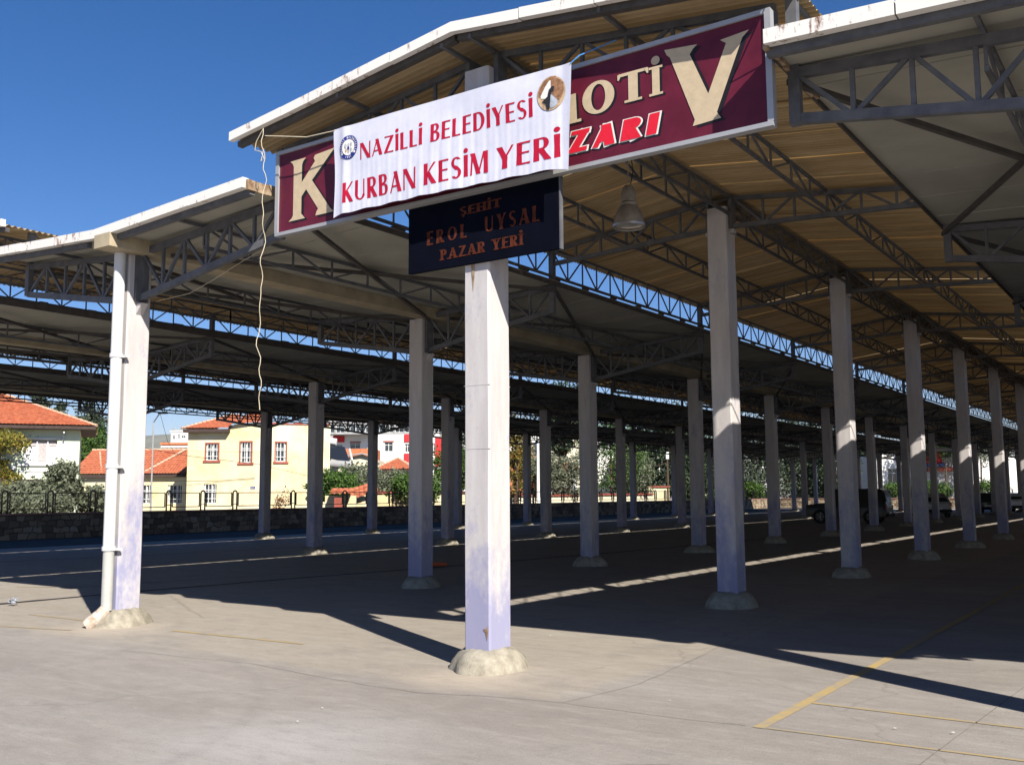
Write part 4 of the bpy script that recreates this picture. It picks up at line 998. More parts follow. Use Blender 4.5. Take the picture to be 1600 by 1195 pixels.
spec2 = [(1000, 92, 9.5, 1.9, 'leaf_dark', 'dark conifer left of the white house gable'), (1043, 88, 11.5, 2.6, 'leaf_dark', 'massive dark cypress beside the wooden lamp post'), (1074, 92, 10.5, 1.6, 'leaf_dark', 'dark cypress right of the wooden lamp post'),
         (1098, 96, 9.5, 1.4, 'leaf_dark', 'green conifer seen between two dark columns'), (1128, 100, 9.0, 1.6, 'leaf_green', 'leafy conifer left of the column lit by sun patches'), (1180, 104, 11.5, 2.8, 'leaf_cypress', 'wide cypress right of the sunlit column'),
         (1232, 104, 12, 2.9, 'leaf_cypress', 'tall leafy tree above the sunlit stretch of stone wall'), (1272, 106, 12, 2.7, 'leaf_cypress', 'tall green tree in the sunlit gap between thin columns'), (1305, 104, 11, 2.5, 'leaf_dark', 'dark green tree left of the second sunlit column'), (1355, 112, 10, 2.2, 'leaf_dark', 'bushy tree behind the dark jeep')]
for i, (px, d, h, r, mt, lab) in enumerate(spec2):
    d = dd(px, d, r + .5)
    tree('tall_tree', gat(px, d), h, (r, r, h * .45), h * .5, mt, lab, 7500, .14, 'col', .26, group='tall trees beyond the wall', trunk=.2, seed=80 + i)
for i, (px, d, lab) in enumerate(((1175, 98, 'low round green bush by the small white disc sign'), (1460, 90, 'leafy bush before the grey panel wall'), (1400, 88, 'bush in front of the dark window behind the jeep'), (1548, 92, 'small bush before the long white wall'))):
    tree('bush', gat(px, dd(px, d, 2.5)), 2.4, (1.6, 1.4, .9), 1.7, 'leaf_green', lab, 3500, .09, cat='bush', seed=100 + i)
tree('street_tree', gat(1535, 101), 9, (3.6, 3.2, 2.0), 6.6, 'leaf_olive', 'spreading street tree before the long white wall', 9000, .11, seed=110, clump=.3)
tree('street_tree', gat(1480, 100), 9, (3.0, 3.0, 1.8), 7.0, 'leaf_green', 'street tree above the grey panel and blue band', 7000, .11, seed=111, clump=.3)
b = MB(); p = gat(446, 52); leaves(b, p + Vector((0, 0, 1.1)), (.7, .5, .8), 700, .05, 130, .5); tag(b.build('dry_shrub', 'leaf_red', org=p), 'sparse reddish dry shrub against the yellow wall', 'shrub')

# ------------------------------------------------------------------ buildings
class Frame:
    def __init__(s, o, yaw): s.o = Vector(o); s.x = Vector((math.cos(yaw), math.sin(yaw), 0)); s.y = Vector((-math.sin(yaw), math.cos(yaw), 0))
    def __call__(s, x, y, z): return s.o + s.x * x + s.y * y + Vector((0, 0, z))
def fbox(F, x0, y0, z0, x1, y1, z1):
    b = MB(); b.hexa([F(x0, y0, z0), F(x1, y0, z0), F(x1, y1, z0), F(x0, y1, z0), F(x0, y0, z1), F(x1, y0, z1), F(x1, y1, z1), F(x0, y1, z1)]); return b
def wall_with_holes(F, x0, x1, z0, z1, holes, th=.3):
    """front wall slab at local y 0..th with rectangular openings"""
    xs = sorted({x0, x1, *[h[0] for h in holes], *[h[2] for h in holes]}); zs = sorted({z0, z1, *[h[1] for h in holes], *[h[3] for h in holes]}); b = MB()
    for i in range(len(xs) - 1):
        run = None
        for j in range(len(zs) - 1):
            cx, cz = (xs[i] + xs[i + 1]) / 2, (zs[j] + zs[j + 1]) / 2
            solid = not any(h[0] < cx < h[2] and h[1] < cz < h[3] for h in holes)
            if solid:
                if run is None: run = zs[j]
            if (not solid or j == len(zs) - 2) and run is not None:
                e = zs[j + 1] if solid else zs[j]; q = fbox(F, xs[i], 0, run, xs[i + 1], th, e); b.add(q.v, q.f); run = None
    return b
def window(F, T, x0, z0, x1, z1, frame='wframe', glass='glass', bars=2, sill=None, surround=None, grille=0, cross=True):
    w = .06; b = MB()
    for q in ((x0, .14, z0, x1, .2, z0 + w), (x0, .14, z1 - w, x1, .2, z1), (x0, .14, z0 + w, x0 + w, .2, z1 - w), (x1 - w, .14, z0 + w, x1, .2, z1 - w)):
        k = fbox(F, *q); b.add(k.v, k.f)
    for i in range(1, bars):
        xx = x0 + (x1 - x0) * i / bars; k = fbox(F, xx - .03, .145, z0 + w, xx + .03, .19, z1 - w); b.add(k.v, k.f)
    if cross: zz = z0 + (z1 - z0) * .7; k = fbox(F, x0 + w, .15, zz - .025, x1 - w, .185, zz + .025); b.add(k.v, k.f)
    o = b.build('window', frame, T)
    fbox(F, x0 + w, .2, z0 + w, x1 - w, .215, z1 - w).build('pane', glass, o)
    if grille:
        g = MB()
        for i in range(grille): xx = x0 + (x1 - x0) * (i + .5) / grille; k = fbox(F, xx - .02, .04, z0, xx + .02, .06, z1); g.add(k.v, k.f)
        for t in (.25, .6): zz = z0 + (z1 - z0) * t; k = fbox(F, x0, .03, zz - .02, x1, .039, zz + .02); g.add(k.v, k.f)
        g.build('grille', 'wframe', o)
    if sill: fbox(F, x0 - .2, -.10, z0 - .16, x1 + .2, -.003, z0 - .003).build('sill', sill, o)
    if surround:
        s = MB()
        for q in ((x0 - .1, -.03, z0, x0, .12, z1), (x1, -.03, z0, x1 + .1, .12, z1), (x0 - .1, -.03, z1, x1 + .1, .12, z1 + .1)): k = fbox(F, *q); s.add(k.v, k.f)
        s.build('surround', surround, o)
def tiled(F, pts, T, mat='tile', row=.34, colw=.24, name='roof_slope'):
    """pts: eave-left, eave-right, top-right, top-left in local coords: rows of barrel tiles as real relief"""
    A, B, C, D = [F(*p) for p in pts]; nrm = (B - A).cross(D - A).normalized()
    if nrm.z < 0: nrm = -nrm
    L = ((D - A).length + (C - B).length) / 2; nr = max(2, int(L / row)); b = MB(); W_ = (B - A).length; nc = min(90, max(4, int(W_ / colw))) * 3; vs = []; rnd = random.Random(len(COL.objects))
    for i in range(nr):
        for e in (0, 1):
            t = (i + e) / nr; l, r = A.lerp(D, t), B.lerp(C, t); lift = .055 * (1 - e) + .0
            for j in range(nc + 1):
                p = A.lerp(B, j / nc); u = j / nc
                q = A + (B - A) * u + ((D - A) - (B - A) * ((D - A).dot(B - A) / (B - A).length_squared)) * t
                # clamp between hips
                ul = (l - A).dot(B - A) / (B - A).length_squared; ur = (r - A).dot(B - A) / (B - A).length_squared; uu = min(max(u, ul), ur)
                q = q + (B - A) * (uu - u)
                vs.append(q + nrm * (lift + .035 * abs(math.sin(math.pi * j / 3)) + rnd.uniform(0, .008)))
    fs = []
    for i in range(2 * nr - 1):
        for j in range(nc): k = i * (nc + 1) + j; fs.append((k, k + 1, k + nc + 2, k + nc + 1))
    b.add(vs, fs)
    return b.build(name, mat, T)
def caps(F, T, segs, r=.11):
    for p, q in segs:
        P, Q = F(*p), F(*q); n = max(2, int((Q - P).length / .4)); b = MB()
        for i in range(n): a, c = P.lerp(Q, i / n), P.lerp(Q, (i + 1) / n); b.tube([a + Vector((0, 0, .05)), c + Vector((0, 0, .02))], [r, r * .8], 6)
        b.sm = False; b.build('ridge_tiles', 'tilecap', T)
def hip(F, T, x0, x1, y0, y1, z, zr, ov=.7, ridge=None):
    X0, X1, Y0_, Y1 = x0 - ov, x1 + ov, y0 - ov, y1 + ov; d = (Y1 - Y0_) / 2; cy = (Y0_ + Y1) / 2; ra, rb = X0 + d, X1 - d
    if ridge: ra, rb = ridge
    if rb < ra: ra = rb = (X0 + X1) / 2
    tiled(F, [(X0, Y0_, z), (X1, Y0_, z), (rb, cy, zr), (ra, cy, zr)], T); tiled(F, [(X1, Y1, z), (X0, Y1, z), (ra, cy, zr), (rb, cy, zr)], T)
    tiled(F, [(X1, Y0_, z), (X1, Y1, z), (rb, cy, zr), (rb, cy, zr)], T); tiled(F, [(X0, Y1, z), (X0, Y0_, z), (ra, cy, zr), (ra, cy, zr)], T)
    caps(F, T, [((X0, Y0_, z), (ra, cy, zr)), ((X1, Y0_, z), (rb, cy, zr)), ((X1, Y1, z), (rb, cy, zr)), ((X0, Y1, z), (ra, cy, zr))] + ([((ra, cy, zr), (rb, cy, zr))] if rb > ra else []))
    fbox(F, X0 + .04, Y0_ + .04, z - .22, X1 - .04, Y1 - .04, z - .02).build('eaves', 'wood_dark', T)
def yaw_of(v): return math.atan2(v.y, v.x)
CY = yaw_of(RT)   # parallel to the picture plane
# --- pale house, left
o = gat(121, 65); F = Frame(o, CY + .40)
T = thing('pale_house', o, 'pale two-storey house with red hipped tile roof and climbing vine at the far left', 'house')
holes = [(-3.25, 3.85, -2.55, 5.3), (-2.45, 3.9, -2.0, 5.3), (-1.9, 3.85, -1.3, 5.3), (-6.4, 3.9, -4.85, 5.5)]
holes = [(-3.3, 3.75, -1.35, 5.32), (-7.6, 3.8, -4.9, 5.6), (-4.2, .4, -1.5, 2.7), (-7.6, .4, -5.2, 2.7)]
wall_with_holes(F, -9, 0, 0, 6.0, holes).build('front_wall', 'wallwhite', T)
fbox(F, -9, .301, 0, 0, 8, 6.0).build('house_body', 'wallwhite', T)
fbox(F, -3.3, .25, 3.75, -1.35, .298, 5.32).build('pane', 'wframe', T)
for x0, x1 in ((-3.2, -2.62), (-2.48, -1.98), (-1.85, -1.42)):
    fbox(F, x0, .20, 3.9 if x0 < -2 and x0 > -3 else 4.9, x1, .248, 5.22).build('window_pane', 'curtain', T)
for x in (-2.55, -1.92): fbox(F, x - .04, .1, 3.76, x + .04, .199, 5.3).build('mullion', 'wframe', T)
fbox(F, -3.5, -.12, 5.33, -1.2, -.003, 5.43).build('window_hood', 'wframe', T)
fbox(F, -3.6, -.14, 3.60, -1.15, -.003, 3.74).build('window_sill', 'wframe', T)
fbox(F, -9.2, -.9, 3.35, -3.7, -.003, 3.55).build('balcony_slab', 'wframe', T)
fbox(F, -9.2, -.9, 3.551, -4.2, -.78, 4.15).build('balcony_parapet', 'wallwhite', T)
fbox(F, -7.6, .2, 3.8, -4.9, .29, 5.6).build('dark_opening', 'glass', T)
fbox(F, -8.5, -1.0, 2.6, .1, -.003, 2.72).build('awning', 'wood_dark', T)
fbox(F, -1.05, -.10, 0, -.95, -.003, 5.9).build('drainpipe', 'wframe', T)
fbox(F, -3.6, -.06, 3.2, 0.03, -.003, 3.3).build('string_course', 'wframe', T)
hip(F, T, -13.5, 0, 0, 8, 6.2, 8.65, 1.0, (-6.6, -5.2))
for x in (-4.2, -1.0): fbox(F, x, -.95, 5.72, x + .09, 0, 5.8).build('rafter_end', 'wframe', T)
# vine
vo = F(-4.2, -.9, 0); V = thing('climbing_vine', vo, 'autumn-coloured vine hanging over the balcony of the pale house', 'vine')
b = MB(); b.tube([F(-4.2, -1.1, 0), F(-4.1, -1.1, 1.5), F(-4.35, -1.1, 3.0), F(-4.7, -1.1, 4.6), F(-5.8, -1.1, 5.3)], [.06, .05, .05, .04, .03], 6); b.build('stem', 'bark', V)
b = MB(); leaves(b, F(-5.2, -1.15, 5.1), (2.4, 2.0, .55), 4200, .09, 140, .35); leaves(b, F(-6.4, -1.15, 4.2), (1.1, 1.0, .9), 1500, .09, 141, .4); leaves(b, F(-4.3, -1.15, 3.3), (.35, .3, .9), 700, .08, 142, .6); leaves(b, F(-3.75, -1.15, 2.7), (.5, .4, .4), 500, .08, 143, .6); leaves(b, F(-4.2, -1.15, 1.7), (.25, .25, .9), 400, .07, 144, .6)
b.build('foliage', 'leaf_vine', V)
# --- low house
o = gat(122, 81); F = Frame(o, CY)
T = thing('low_house', o, 'low yellow house with red tile roof between the pale house and the tall yellow house', 'house')
k_ = 81 / FPX
hx = lambda px, d=81: (px - 122) * d / FPX
hz = lambda py, d=81: 1.6 + (776 - py) * d / FPX
holes = [(hx(216), hz(788), hx(235), hz(759)), (hx(262), hz(788), hx(284), hz(759))]
wall_with_holes(F, 0, hx(290), 0, hz(745), holes).build('front_wall', 'wallyellow', T)
fbox(F, 0, .301, 0, hx(290), 7, hz(745)).build('house_body', 'wallyellow', T)
for h in holes: window(F, T, *h, 'wframe', 'glass', 3, None, None, 4)
z0, z1 = hz(742), hz(706)
tiled(F, [(-.5, -.5, z0), (hx(291), -.5, z0), (hx(291), 3.6, z1 + .25), (-.5, 3.6, z1 + .25)], T)
tiled(F, [(hx(291), 8, z0), (-.5, 8, z0), (-.5, 3.6, z1 + .25), (hx(291), 3.6, z1 + .25)], T)
caps(F, T, [((-.5, 3.6, z1 + .25), (hx(291), 3.6, z1 + .25)), ((hx(222), -.4, z0), (hx(268), 3.2, z1 + .25)), ((hx(128), 3.2, z1), (hx(160), -.3, z0))])
fbox(F, -.5, -.45, z0 - .25, hx(290), 0, z0 - .03).build('eaves', 'wood_dark', T)
fbox(F, hx(157), 1.0, z0, hx(165), 1.5, hz(723)).build('chimney', 'wframe', T)
# --- tall yellow house
o = gat(398, 76); F = Frame(o, CY)
T = thing('yellow_house', o, 'tall two-storey yellow house with red-framed grilled windows and tile roof', 'house')
hx = lambda px, d=76: (px - 398) * d / FPX
hz = lambda py, d=76: 1.6 + (775 - py) * d / FPX
ups = [(hx(320), hz(720), hx(339), hz(694)), (hx(374), hz(724), hx(391), hz(692))]; dn = [(hx(318), hz(787), hx(338), hz(757))]
holes = ups + dn
wall_with_holes(F, hx(291), 0, 0, 6.75, holes).build('front_wall', 'wallyellow', T)
b = MB(); b.hexa([F(hx(291), .301, 0), F(0, .301, 0), F(0, 9, 0), F(hx(291), 9, 0), F(hx(291), .301, 6.6), F(0, .301, 6.6), F(0, 9, 6.6), F(hx(291), 9, 6.6)]); b.build('house_body', 'wallyellow', T)
for h in ups: window(F, T, *h, 'wframe', 'glass', 2, 'trimred', 'trimred', 4)
for h in dn: window(F, T, *h, 'wframe', 'glass', 3, None, None, 4)
zE = hz(671)
fbox(F, hx(352), .305, 6.601, 0, 8.9, 7.05).build('upper_body', 'wallyellow', T)
b = MB(); b.hexa([F(hx(358), 0, 6.751), F(0, 0, 6.751), F(0, .3, 6.751), F(hx(358), .3, 6.751), F(hx(363), 0, hz(664)), F(0, 0, hz(661)), F(0, .3, hz(661)), F(hx(363), .3, hz(664))]); b.build('parapet', 'wallyellow', T)
tiled(F, [(hx(285), -.7, zE), (hx(357), -.7, zE), (hx(366), 3.5, hz(649, 80)), (hx(342), 3.5, hz(649, 80))], T)
tiled(F, [(hx(357), -.5, zE + .3), (hx(420), -.2, zE + .5), (hx(420), 4, hz(651, 80)), (hx(366), 3.5, hz(649, 80))], T)
tiled(F, [(hx(285), 7, zE), (hx(285), -.7, zE), (hx(342), 3.5, hz(649, 80)), (hx(342), 3.6, hz(649, 80))], T)
fbox(F, hx(287), -.66, zE - .28, hx(357), -.003, zE - .04).build('eaves', 'wood_dark', T)
caps(F, T, [((hx(285), -.7, zE), (hx(342), 3.5, hz(649, 80)))])
F2 = Frame(F(0, 0, 0), CY + R_(27))
L2_ = 5.9; holes = [(1.55, hz(722), 2.35, hz(692)), (4.55, hz(702), 4.95, hz(694))]
wall_with_holes(F2, .003, L2_, 0, hz(663), holes).build('side_wall', 'wallyellow', T)
fbox(F2, .2, .301, 0, L2_, 6, hz(664)).build('side_body', 'wallyellow', T)
window(F2, T, *holes[0], 'wframe', 'glass', 2, 'trimred', 'trimred', 3)
fbox(F2, 4.55, .15, hz(702), 4.95, .25, hz(694)).build('vent_opening', 'wood_dark', T)
b = MB(); rnd = random.Random(3)
for i in range(16): x = .1 + i * .36; q = fbox(F2, x, -.05 - rnd.uniform(0, .04), hz(663) + .003, x + .33, .35, hz(663) + rnd.uniform(.06, .16)); b.add(q.v, q.f)
b.build('broken_tile_edge', 'trimred', T)
fbox(F, hx(391), -.02, hz(765), hx(398), -.003, hz(761)).build('house_number_plate', 'badge_blue', T)
for i, (x, dz) in enumerate(((-.29, 0), (-.21, 0), (-.13, 0))): fbox(F, x, -.024, hz(763.7), x + .035, -.021, hz(762.2)).build('plate_marking', 'white_print', T)
def cable(pts, label, r=.012, sag=.0):
    P = [Vector(p) for p in pts]; Q = []
    for a, c in zip(P, P[1:]):
        for i in range(8): t = i / 8; q = a.lerp(c, t); q.z -= sag * 4 * t * (1 - t); Q.append(q)
    Q.append(P[-1]); b = MB(); b.tube(Q, r, 4); return tag(b.build('overhead_cable', 'wire', org=P[0]), label, 'cable', 'overhead cables')
cable([F(hx(398), -.1, hz(748)), F(hx(340), -.1, hz(752)), F(hx(262), -.6, hz(752))], 'cable clipped across the yellow house above its ground-floor window', .018)
cable([at(226, 700, 60), at(300, 713, 66), at(420, 727, 70)], 'cable crossing in front of the yellow house upper windows', .016)
cable([at(410, 727, 62), at(490, 745, 70)], 'cable crossing the bright blank side of the yellow house', .012)
cable([at(297, 705, 70), at(408, 706, 72)], 'thin level cable over the yellow house', .010)
cable([at(250, 645, 60), at(262, 690, 64), at(275, 712, 70)], 'cable dropping from the street lamp towards the low roofs', .012)
# antenna/street lamp glimpsed at 240,645
o = gat(236, 60); T = thing('street_lamp', o, 'slim street lamp pole half hidden by the downspout column', 'street lamp')
b = MB(); b.tube([o, o + Vector((0, 0, 6.1))], [.06, .04], 8); b.build('pole', 'wallgrey', T)
b = MB(); b.bar(o + Vector((0, 0, 6.1)), at(250, 645, 60), .05); b.build('arm', 'wallgrey', T)
F = Frame(at(250, 645, 60), CY); fbox(F, -.1, -.1, -.06, .45, .1, .05).build('lamp_head', 'black_metal', T)
# --- generic far blocks
def block(name, px0, px1, py, d, dep, mat, label, wins=(), gz=0, roof=None, extra=(), cat='building', yaw=0, flatroof=True):
    d = max(d, dd(px0, d, 1), dd(px1, d, 1) if px1 < 1500 else 0); o = gat(px0, d); F = Frame(o, CY + yaw); T = thing(name, o, label, cat)
    k = d / FPX; X = lambda px: (px - px0) * k; Z = lambda p: 1.6 + (774 - p) * k
    W_ = X(px1); H = Z(py)
    holes = [(X(a), Z(q), X(c), Z(p_)) for a, p_, c, q in wins]
    wall_with_holes(F, 0, W_, 0, H, holes, .25).build('front_wall', mat, T); fbox(F, 0, .251, 0, W_, dep, H).build('building_body', mat, T)
    for h in holes: window(F, T, *h, 'wframe', 'glass', 2 if h[2] - h[0] < 2.2 else 4, None, None, 0, True)
    for (a, p_, c, q, m_, y_, nm) in extra: fbox(F, X(a), y_, Z(q), X(c), -.004 if y_ < 0 else y_ + .3, Z(p_)).build(nm, m_, T)
    if roof == 'hip': hip(F, T, 0, W_, 0, dep, H + .15, H + .15 + dep * .22, .5)
    elif roof == 'flat': fbox(F, -.15, -.15, H + .003, W_ + .15, dep, H + .25).build('parapet', mat, T)
    return T, F, X, Z
block('brick_flats', 250, 300, 694, 118, 8, 'brick', 'orange brick house with balcony beyond the low roofs', [(286, 700, 292, 706)], extra=[(250, 696, 292, 699, 'wframe', -.3, 'balcony_slab'), (252, 702, 260, 712, 'wallgrey', -.1, 'dark_recess')], roof='flat')
T, F, X, Z = block('far_flats', 264, 300, 674, 175, 10, 'wallplain', 'far pale apartment flats with rooftop dishes left of the yellow house', [(266, 679, 271, 686), (274, 678, 278, 685), (280, 679, 287, 684), (290, 678, 296, 685)], roof='flat')
for px in (268, 281, 290):
    b = MB(); b.lathe([(0, 0), (.4, .1), (.62, .3)], tuple(F(X(px), .5, Z(672)))); b.build('satellite_dish', 'wframe', T)
T, F, X, Z = block('long_apartments', 508, 760, 656, 150, 12, 'wallgrey', 'long grey glazed apartment block above the white house', [(508 + i * 15.5, 664, 521 + i * 15.5, 677) for i in range(16)], roof='flat')
T, F, X, Z = block('white_red_house', 520, 745, 680, 118, 10, 'wallplain', 'white house with red painted panels and framed window',
      [(525, 695, 534, 701), (546, 693, 562, 702), (600, 692, 613, 707), (632, 695, 640, 708), (675, 694, 679, 712)],
      extra=[(519, 682, 537, 692, 'wallred', -.15, 'red_panel'), (631, 680, 641, 692, 'wallred', -.15, 'red_panel'), (631, 710, 641, 724, 'wallred', -.15, 'red_panel'), (680, 685, 712, 730, 'wallred', -.12, 'red_wall'), (508, 679, 585, 681, 'wallgrey', -2.2, 'pergola_beam'), (598, 690, 615, 692, 'trimred', -.08, 'window_hood'), (546, 691, 563, 693, 'trimred', -.08, 'window_hood')])
b = MB(); q = F(X(538), -2, 0)
block('brick_shed', 512, 583, 702, 96, 5, 'brick', 'orange brick wall top behind the solar water heater')
T, F, X, Z = block('cream_gable_house', 508, 583, 718, 84, 7, 'wallcream', 'cream gabled house behind the olive trees')
b = MB(); b.add([F(X(530), 0, Z(718)), F(X(583), 0, Z(718)), F(X(566), 0, Z(711)), F(X(530), .25, Z(718)), F(X(583), .25, Z(718)), F(X(566), .25, Z(711))], [(0, 1, 2), (3, 5, 4), (0, 2, 5, 3), (1, 4, 5, 2)]); b.build('gable', 'wallcream', T)
b = MB(); b.bar(F(X(535), -.2, Z(714)), F(X(566), -.2, Z(710)), .5, .1); b.bar(F(X(566), -.2, Z(710)), F(X(584), -.2, Z(714)), .5, .1); b.build('roof_edge', 'wallgrey', T)
# solar heater
o = at(525, 706, 82); T = thing('solar_water_heater', o, 'rooftop solar water heater with tilted panel and tank', 'solar heater'); F = Frame(o, CY)
b = MB(); b.hexa([F(-.9, -.6, -.5), F(1.3, -.6, -.9), F(1.3, -.5, -.9), F(-.9, -.5, -.5), F(-1.0, .6, .75), F(.6, .6, .45), F(.6, .7, .45), F(-1.0, .7, .75)]); b.build('collector_panel', 'solar', T)
b = MB(); b.tube([F(-1.1, .7, 1.0), F(-.1, .7, .85)], .3, 12); b.build('upper_tank', 'wframe', T)
b = MB(); b.tube([F(-.3, -.9, -1.0), F(1.5, -.9, -1.15)], .33, 12); b.build('lower_tank', 'wallgrey', T)
b = MB(); b.bar(F(1.3, .6, -.9), F(1.0, .6, .3), .12); b.bar(F(-.7, .6, -1.2), F(-.9, .6, .7), .08); b.build('stand', 'wframe', T)
block('orange_roof_house', 592, 640, 738, 88, 5, 'wallcream', 'small house with orange hipped roof below the white house', roof='hip')
def lowwall(px0, px1, py, d, label, mat='wallyellow', cap=True, d2=None):
    d = dd(px0, d, .8); d2 = dd(px1, d2 or d, .8); o = gat(px0, d); e = gat(px1, d2); v = e - o; F = Frame(o, yaw_of(v)); L = v.length; H = 1.6 + (774 - py) * d / FPX
    T = thing('garden_wall', o, label, 'wall', None); fbox(F, 0, 0, 0, L, .25, H).build('wall_body', mat, T)
    if cap:
        n = max(3, int(L / .6)); b = MB(); rnd = random.Random(px0)
        for i in range(n): q = fbox(F, i * L / n, -.12, H + .002, (i + .94) * L / n, .37, H + rnd.uniform(.07, .13)); b.add(q.v, q.f)
        b.build('tile_coping', 'trimred', T)
lowwall(556, 740, 772, 56, 'yellow garden wall with broken tile coping, left of the front column'); lowwall(508, 556, 775, 54, 'short yellow wall with a small gate roof beside the citrus tree', cap=False)
o = gat(508, 53.5); F = Frame(o, CY); T = thing('gate_roof', o, 'small tiled gate roof above a dark doorway in the yellow wall', 'gate')
k = 53.5 / FPX; tiled(F, [(.3, -.5, 1.6), (1.5, -.5, 1.6), (1.5, .4, 1.95), (.3, .4, 1.95)], T); fbox(F, .55, -.3, 0, 1.0, -.05, 1.45).build('doorway', 'trimred', T)
tl = gat(548, 55); F = Frame(tl, CY); T = thing('lean_to_roof', tl, 'low sagging tile roof on the yellow garden wall', 'roof'); tiled(F, [(0, -.4, 1.25), (1.6, -.4, 1.75), (1.6, .5, 2.0), (0, .5, 1.95)], T); fbox(F, .2, 0, 0, 1.5, .3, 1.3).build('support_wall', 'wallyellow', T)
lowwall(795, 905, 778, 66, 'pale yellow garden wall right of the front column', 'wallcream'); lowwall(905, 1020, 777, 72, 'pale yellow wall with red coping under the big loose tree', 'wallcream')
lowwall(1018, 1046, 765, 70, 'taller yellow wall with sloped red coping by the lamp post', 'wallyellow')
block('cream_flats', 858, 925, 655, 128, 10, 'wallcream', 'cream apartment wall behind the old dark cypress')
block('pale_flats', 797, 862, 668, 140, 10, 'wallplain', 'pale apartment house with balcony right of the front column', [(808, 704, 818, 712), (838, 698, 846, 708), (800, 680, 806, 690)], extra=[(838, 706, 850, 712, 'wallgrey', -.6, 'balcony')])
block('orange_wall_house', 797, 835, 722, 100, 6, 'brick', 'brick house with orange roof behind the autumn tree', roof='hip')
block('white_eaves_house', 866, 902, 742, 84, 5, 'wallplain', 'small house with orange hipped roof and white eaves', roof='hip')
block('white_block', 905, 960, 690, 132, 8, 'wallplain', 'plain white wall behind the middle trees')
block('orange_top_house', 990, 1032, 700, 122, 8, 'wallplain', 'tall white house with orange tile roof between conifers', roof='hip')
block('roof_glimpse_house', 1068, 1120, 705, 130, 8, 'wallcream', 'house with orange roof glimpsed between dark columns', roof='hip')
block('bright_house', 1190, 1205, 724, 122, 6, 'wallplain', 'narrow bright white house end right of the wide cypress')
T, F, X, Z = block('white_station', 1372, 1408, 716, 104, 8, 'wallplain', 'white building with a dark wide window behind the jeep', [(1389, 738, 1404, 762)])
block('red_panel_building', 1408, 1492, 700, 104, 9, 'wallgrey', 'grey building with red and orange panels and blue band',
      extra=[(1450, 706, 1474, 731, 'wallred', -.2, 'red_panel'), (1452, 712, 1455, 731, 'brick', -.35, 'orange_panel'), (1450, 731, 1480, 735, 'wallblue', -.45, 'blue_band'), (1450, 737, 1491, 743, 'trimred', -.4, 'red_band')])
block('long_white_wall', 1490, 1660, 722, 110, 6, 'wallplain', 'long bright white wall at the right beyond the cars', cat='wall')
lowwall(1165, 1375, 774, 106, 'pale retaining wall behind the sunlit stretch of rubble wall', 'wallgrey', False)
# iron fence before the white wall
o = gat(1520, 106); T = thing('iron_fence', o, 'thin iron fence in front of the long white wall', 'fence'); F = Frame(o, CY); b = MB()
for i in range(46): b.bar(F(i * .14, 0, .6), F(i * .14, 0, 2.1), .02)
b.build('bars', 'black_metal', T); fbox(F, -.2, -.15, 0, 6.8, .15, .6).build('fence_base', 'wallcream', T); MB().bar(F(0, 0, 2.0), F(6.4, 0, 2.0), .03).build('rail', 'black_metal', T)
# poles
def pole(px, d, py, r, mat, label, cat='pole', lamp=False):
    d = dd(px, d, .6); o = gat(px, d); H = 1.6 + (774 - py) * d / FPX; T = thing('pole', o, label, cat); b = MB(); b.tube([o, o + Vector((0, 0, H))], [r, r * .8], 8); b.build('shaft', mat, T)
    if lamp:
        F = Frame(o, CY); fbox(F, -.12, -.12, H - .5, .12, .12, H + .1).build('lamp_head', 'wframe', T); b = MB(); b.bar(F(0, 0, H - .8), F(-1.0, 0, H - 1.1), .04); b.build('arm', 'bark', T)
pole(841, 50, 684, .12, 'wframe', 'thick white pole standing behind the railing'); pole(808, 62, 690, .07, 'bark', 'brown wooden pole right of the front column'); pole(1044, 72, 712, .09, 'bark', 'wooden lamp post by the yellow wall', 'lamp post', True)
o = gat(1197, 103); T = thing('disc_sign', o, 'small round white sign on a post above the sunlit wall', 'sign'); F = Frame(o, CY)
b = MB(); b.tube([o, o + Vector((0, 0, 2.2))], .03, 6); b.build('post', 'wallgrey', T); q = o + Vector((0, 0, 2.35)); b = MB(); b.tube([q + FW * .03, q - FW * .02], .17, 16); b.build('disc', 'wframe', T)
fbox(Frame(q - FW * .026, CY), -.015, -.004, -.08, .015, .0, .08).build('marking', 'black_metal', T)
# dishes on houses
# hills
b = MB(); nx, ny = 60, 10; c0 = gat(205, 5200)
for j in range(ny + 1):
    for i in range(nx + 1):
        u = i / nx; v = j / ny; p = c0 + RT * ((u - .5) * 9000) + Vector((FW.x, FW.y, 0)) * (v * 2200)
        h = (400 + 110 * noise.noise(Vector((u * 5, 1.3, 0))) + 60 * noise.noise(Vector((u * 17, 4.1, v * 3)))) * math.sin(min(1, v * 1.3) * math.pi * .5) * (1.25 - .5 * u)
        b.v.append((p.x, p.y, max(0, h) - 4))
b.f = [(j * (nx + 1) + i, j * (nx + 1) + i + 1, (j + 1) * (nx + 1) + i + 1, (j + 1) * (nx + 1) + i) for j in range(ny) for i in range(nx)]
tag(b.build('hills', 'hill'), kind='structure')

# air: pale even haze so that the far hills fade
b = MB(); b.box(-7600, -2500, -5, 5000, 7600, 560); hz_ = b.build('haze', 'soil', kind='stuff')
hm = bpy.data.materials.new('haze_air'); hm.use_nodes = True; hm.node_tree.nodes.clear()
pv = hm.node_tree.nodes.new('ShaderNodeVolumePrincipled'); pv.inputs['Color'].default_value = (.80, .88, 1, 1); pv.inputs['Density'].default_value = 3.5e-5; pv.inputs['Anisotropy'].default_value = .2
ho = hm.node_tree.nodes.new('ShaderNodeOutputMaterial'); hm.node_tree.links.new(pv.outputs[0], ho.inputs['Volume'])
hz_.data.materials.clear(); hz_.data.materials.append(hm)
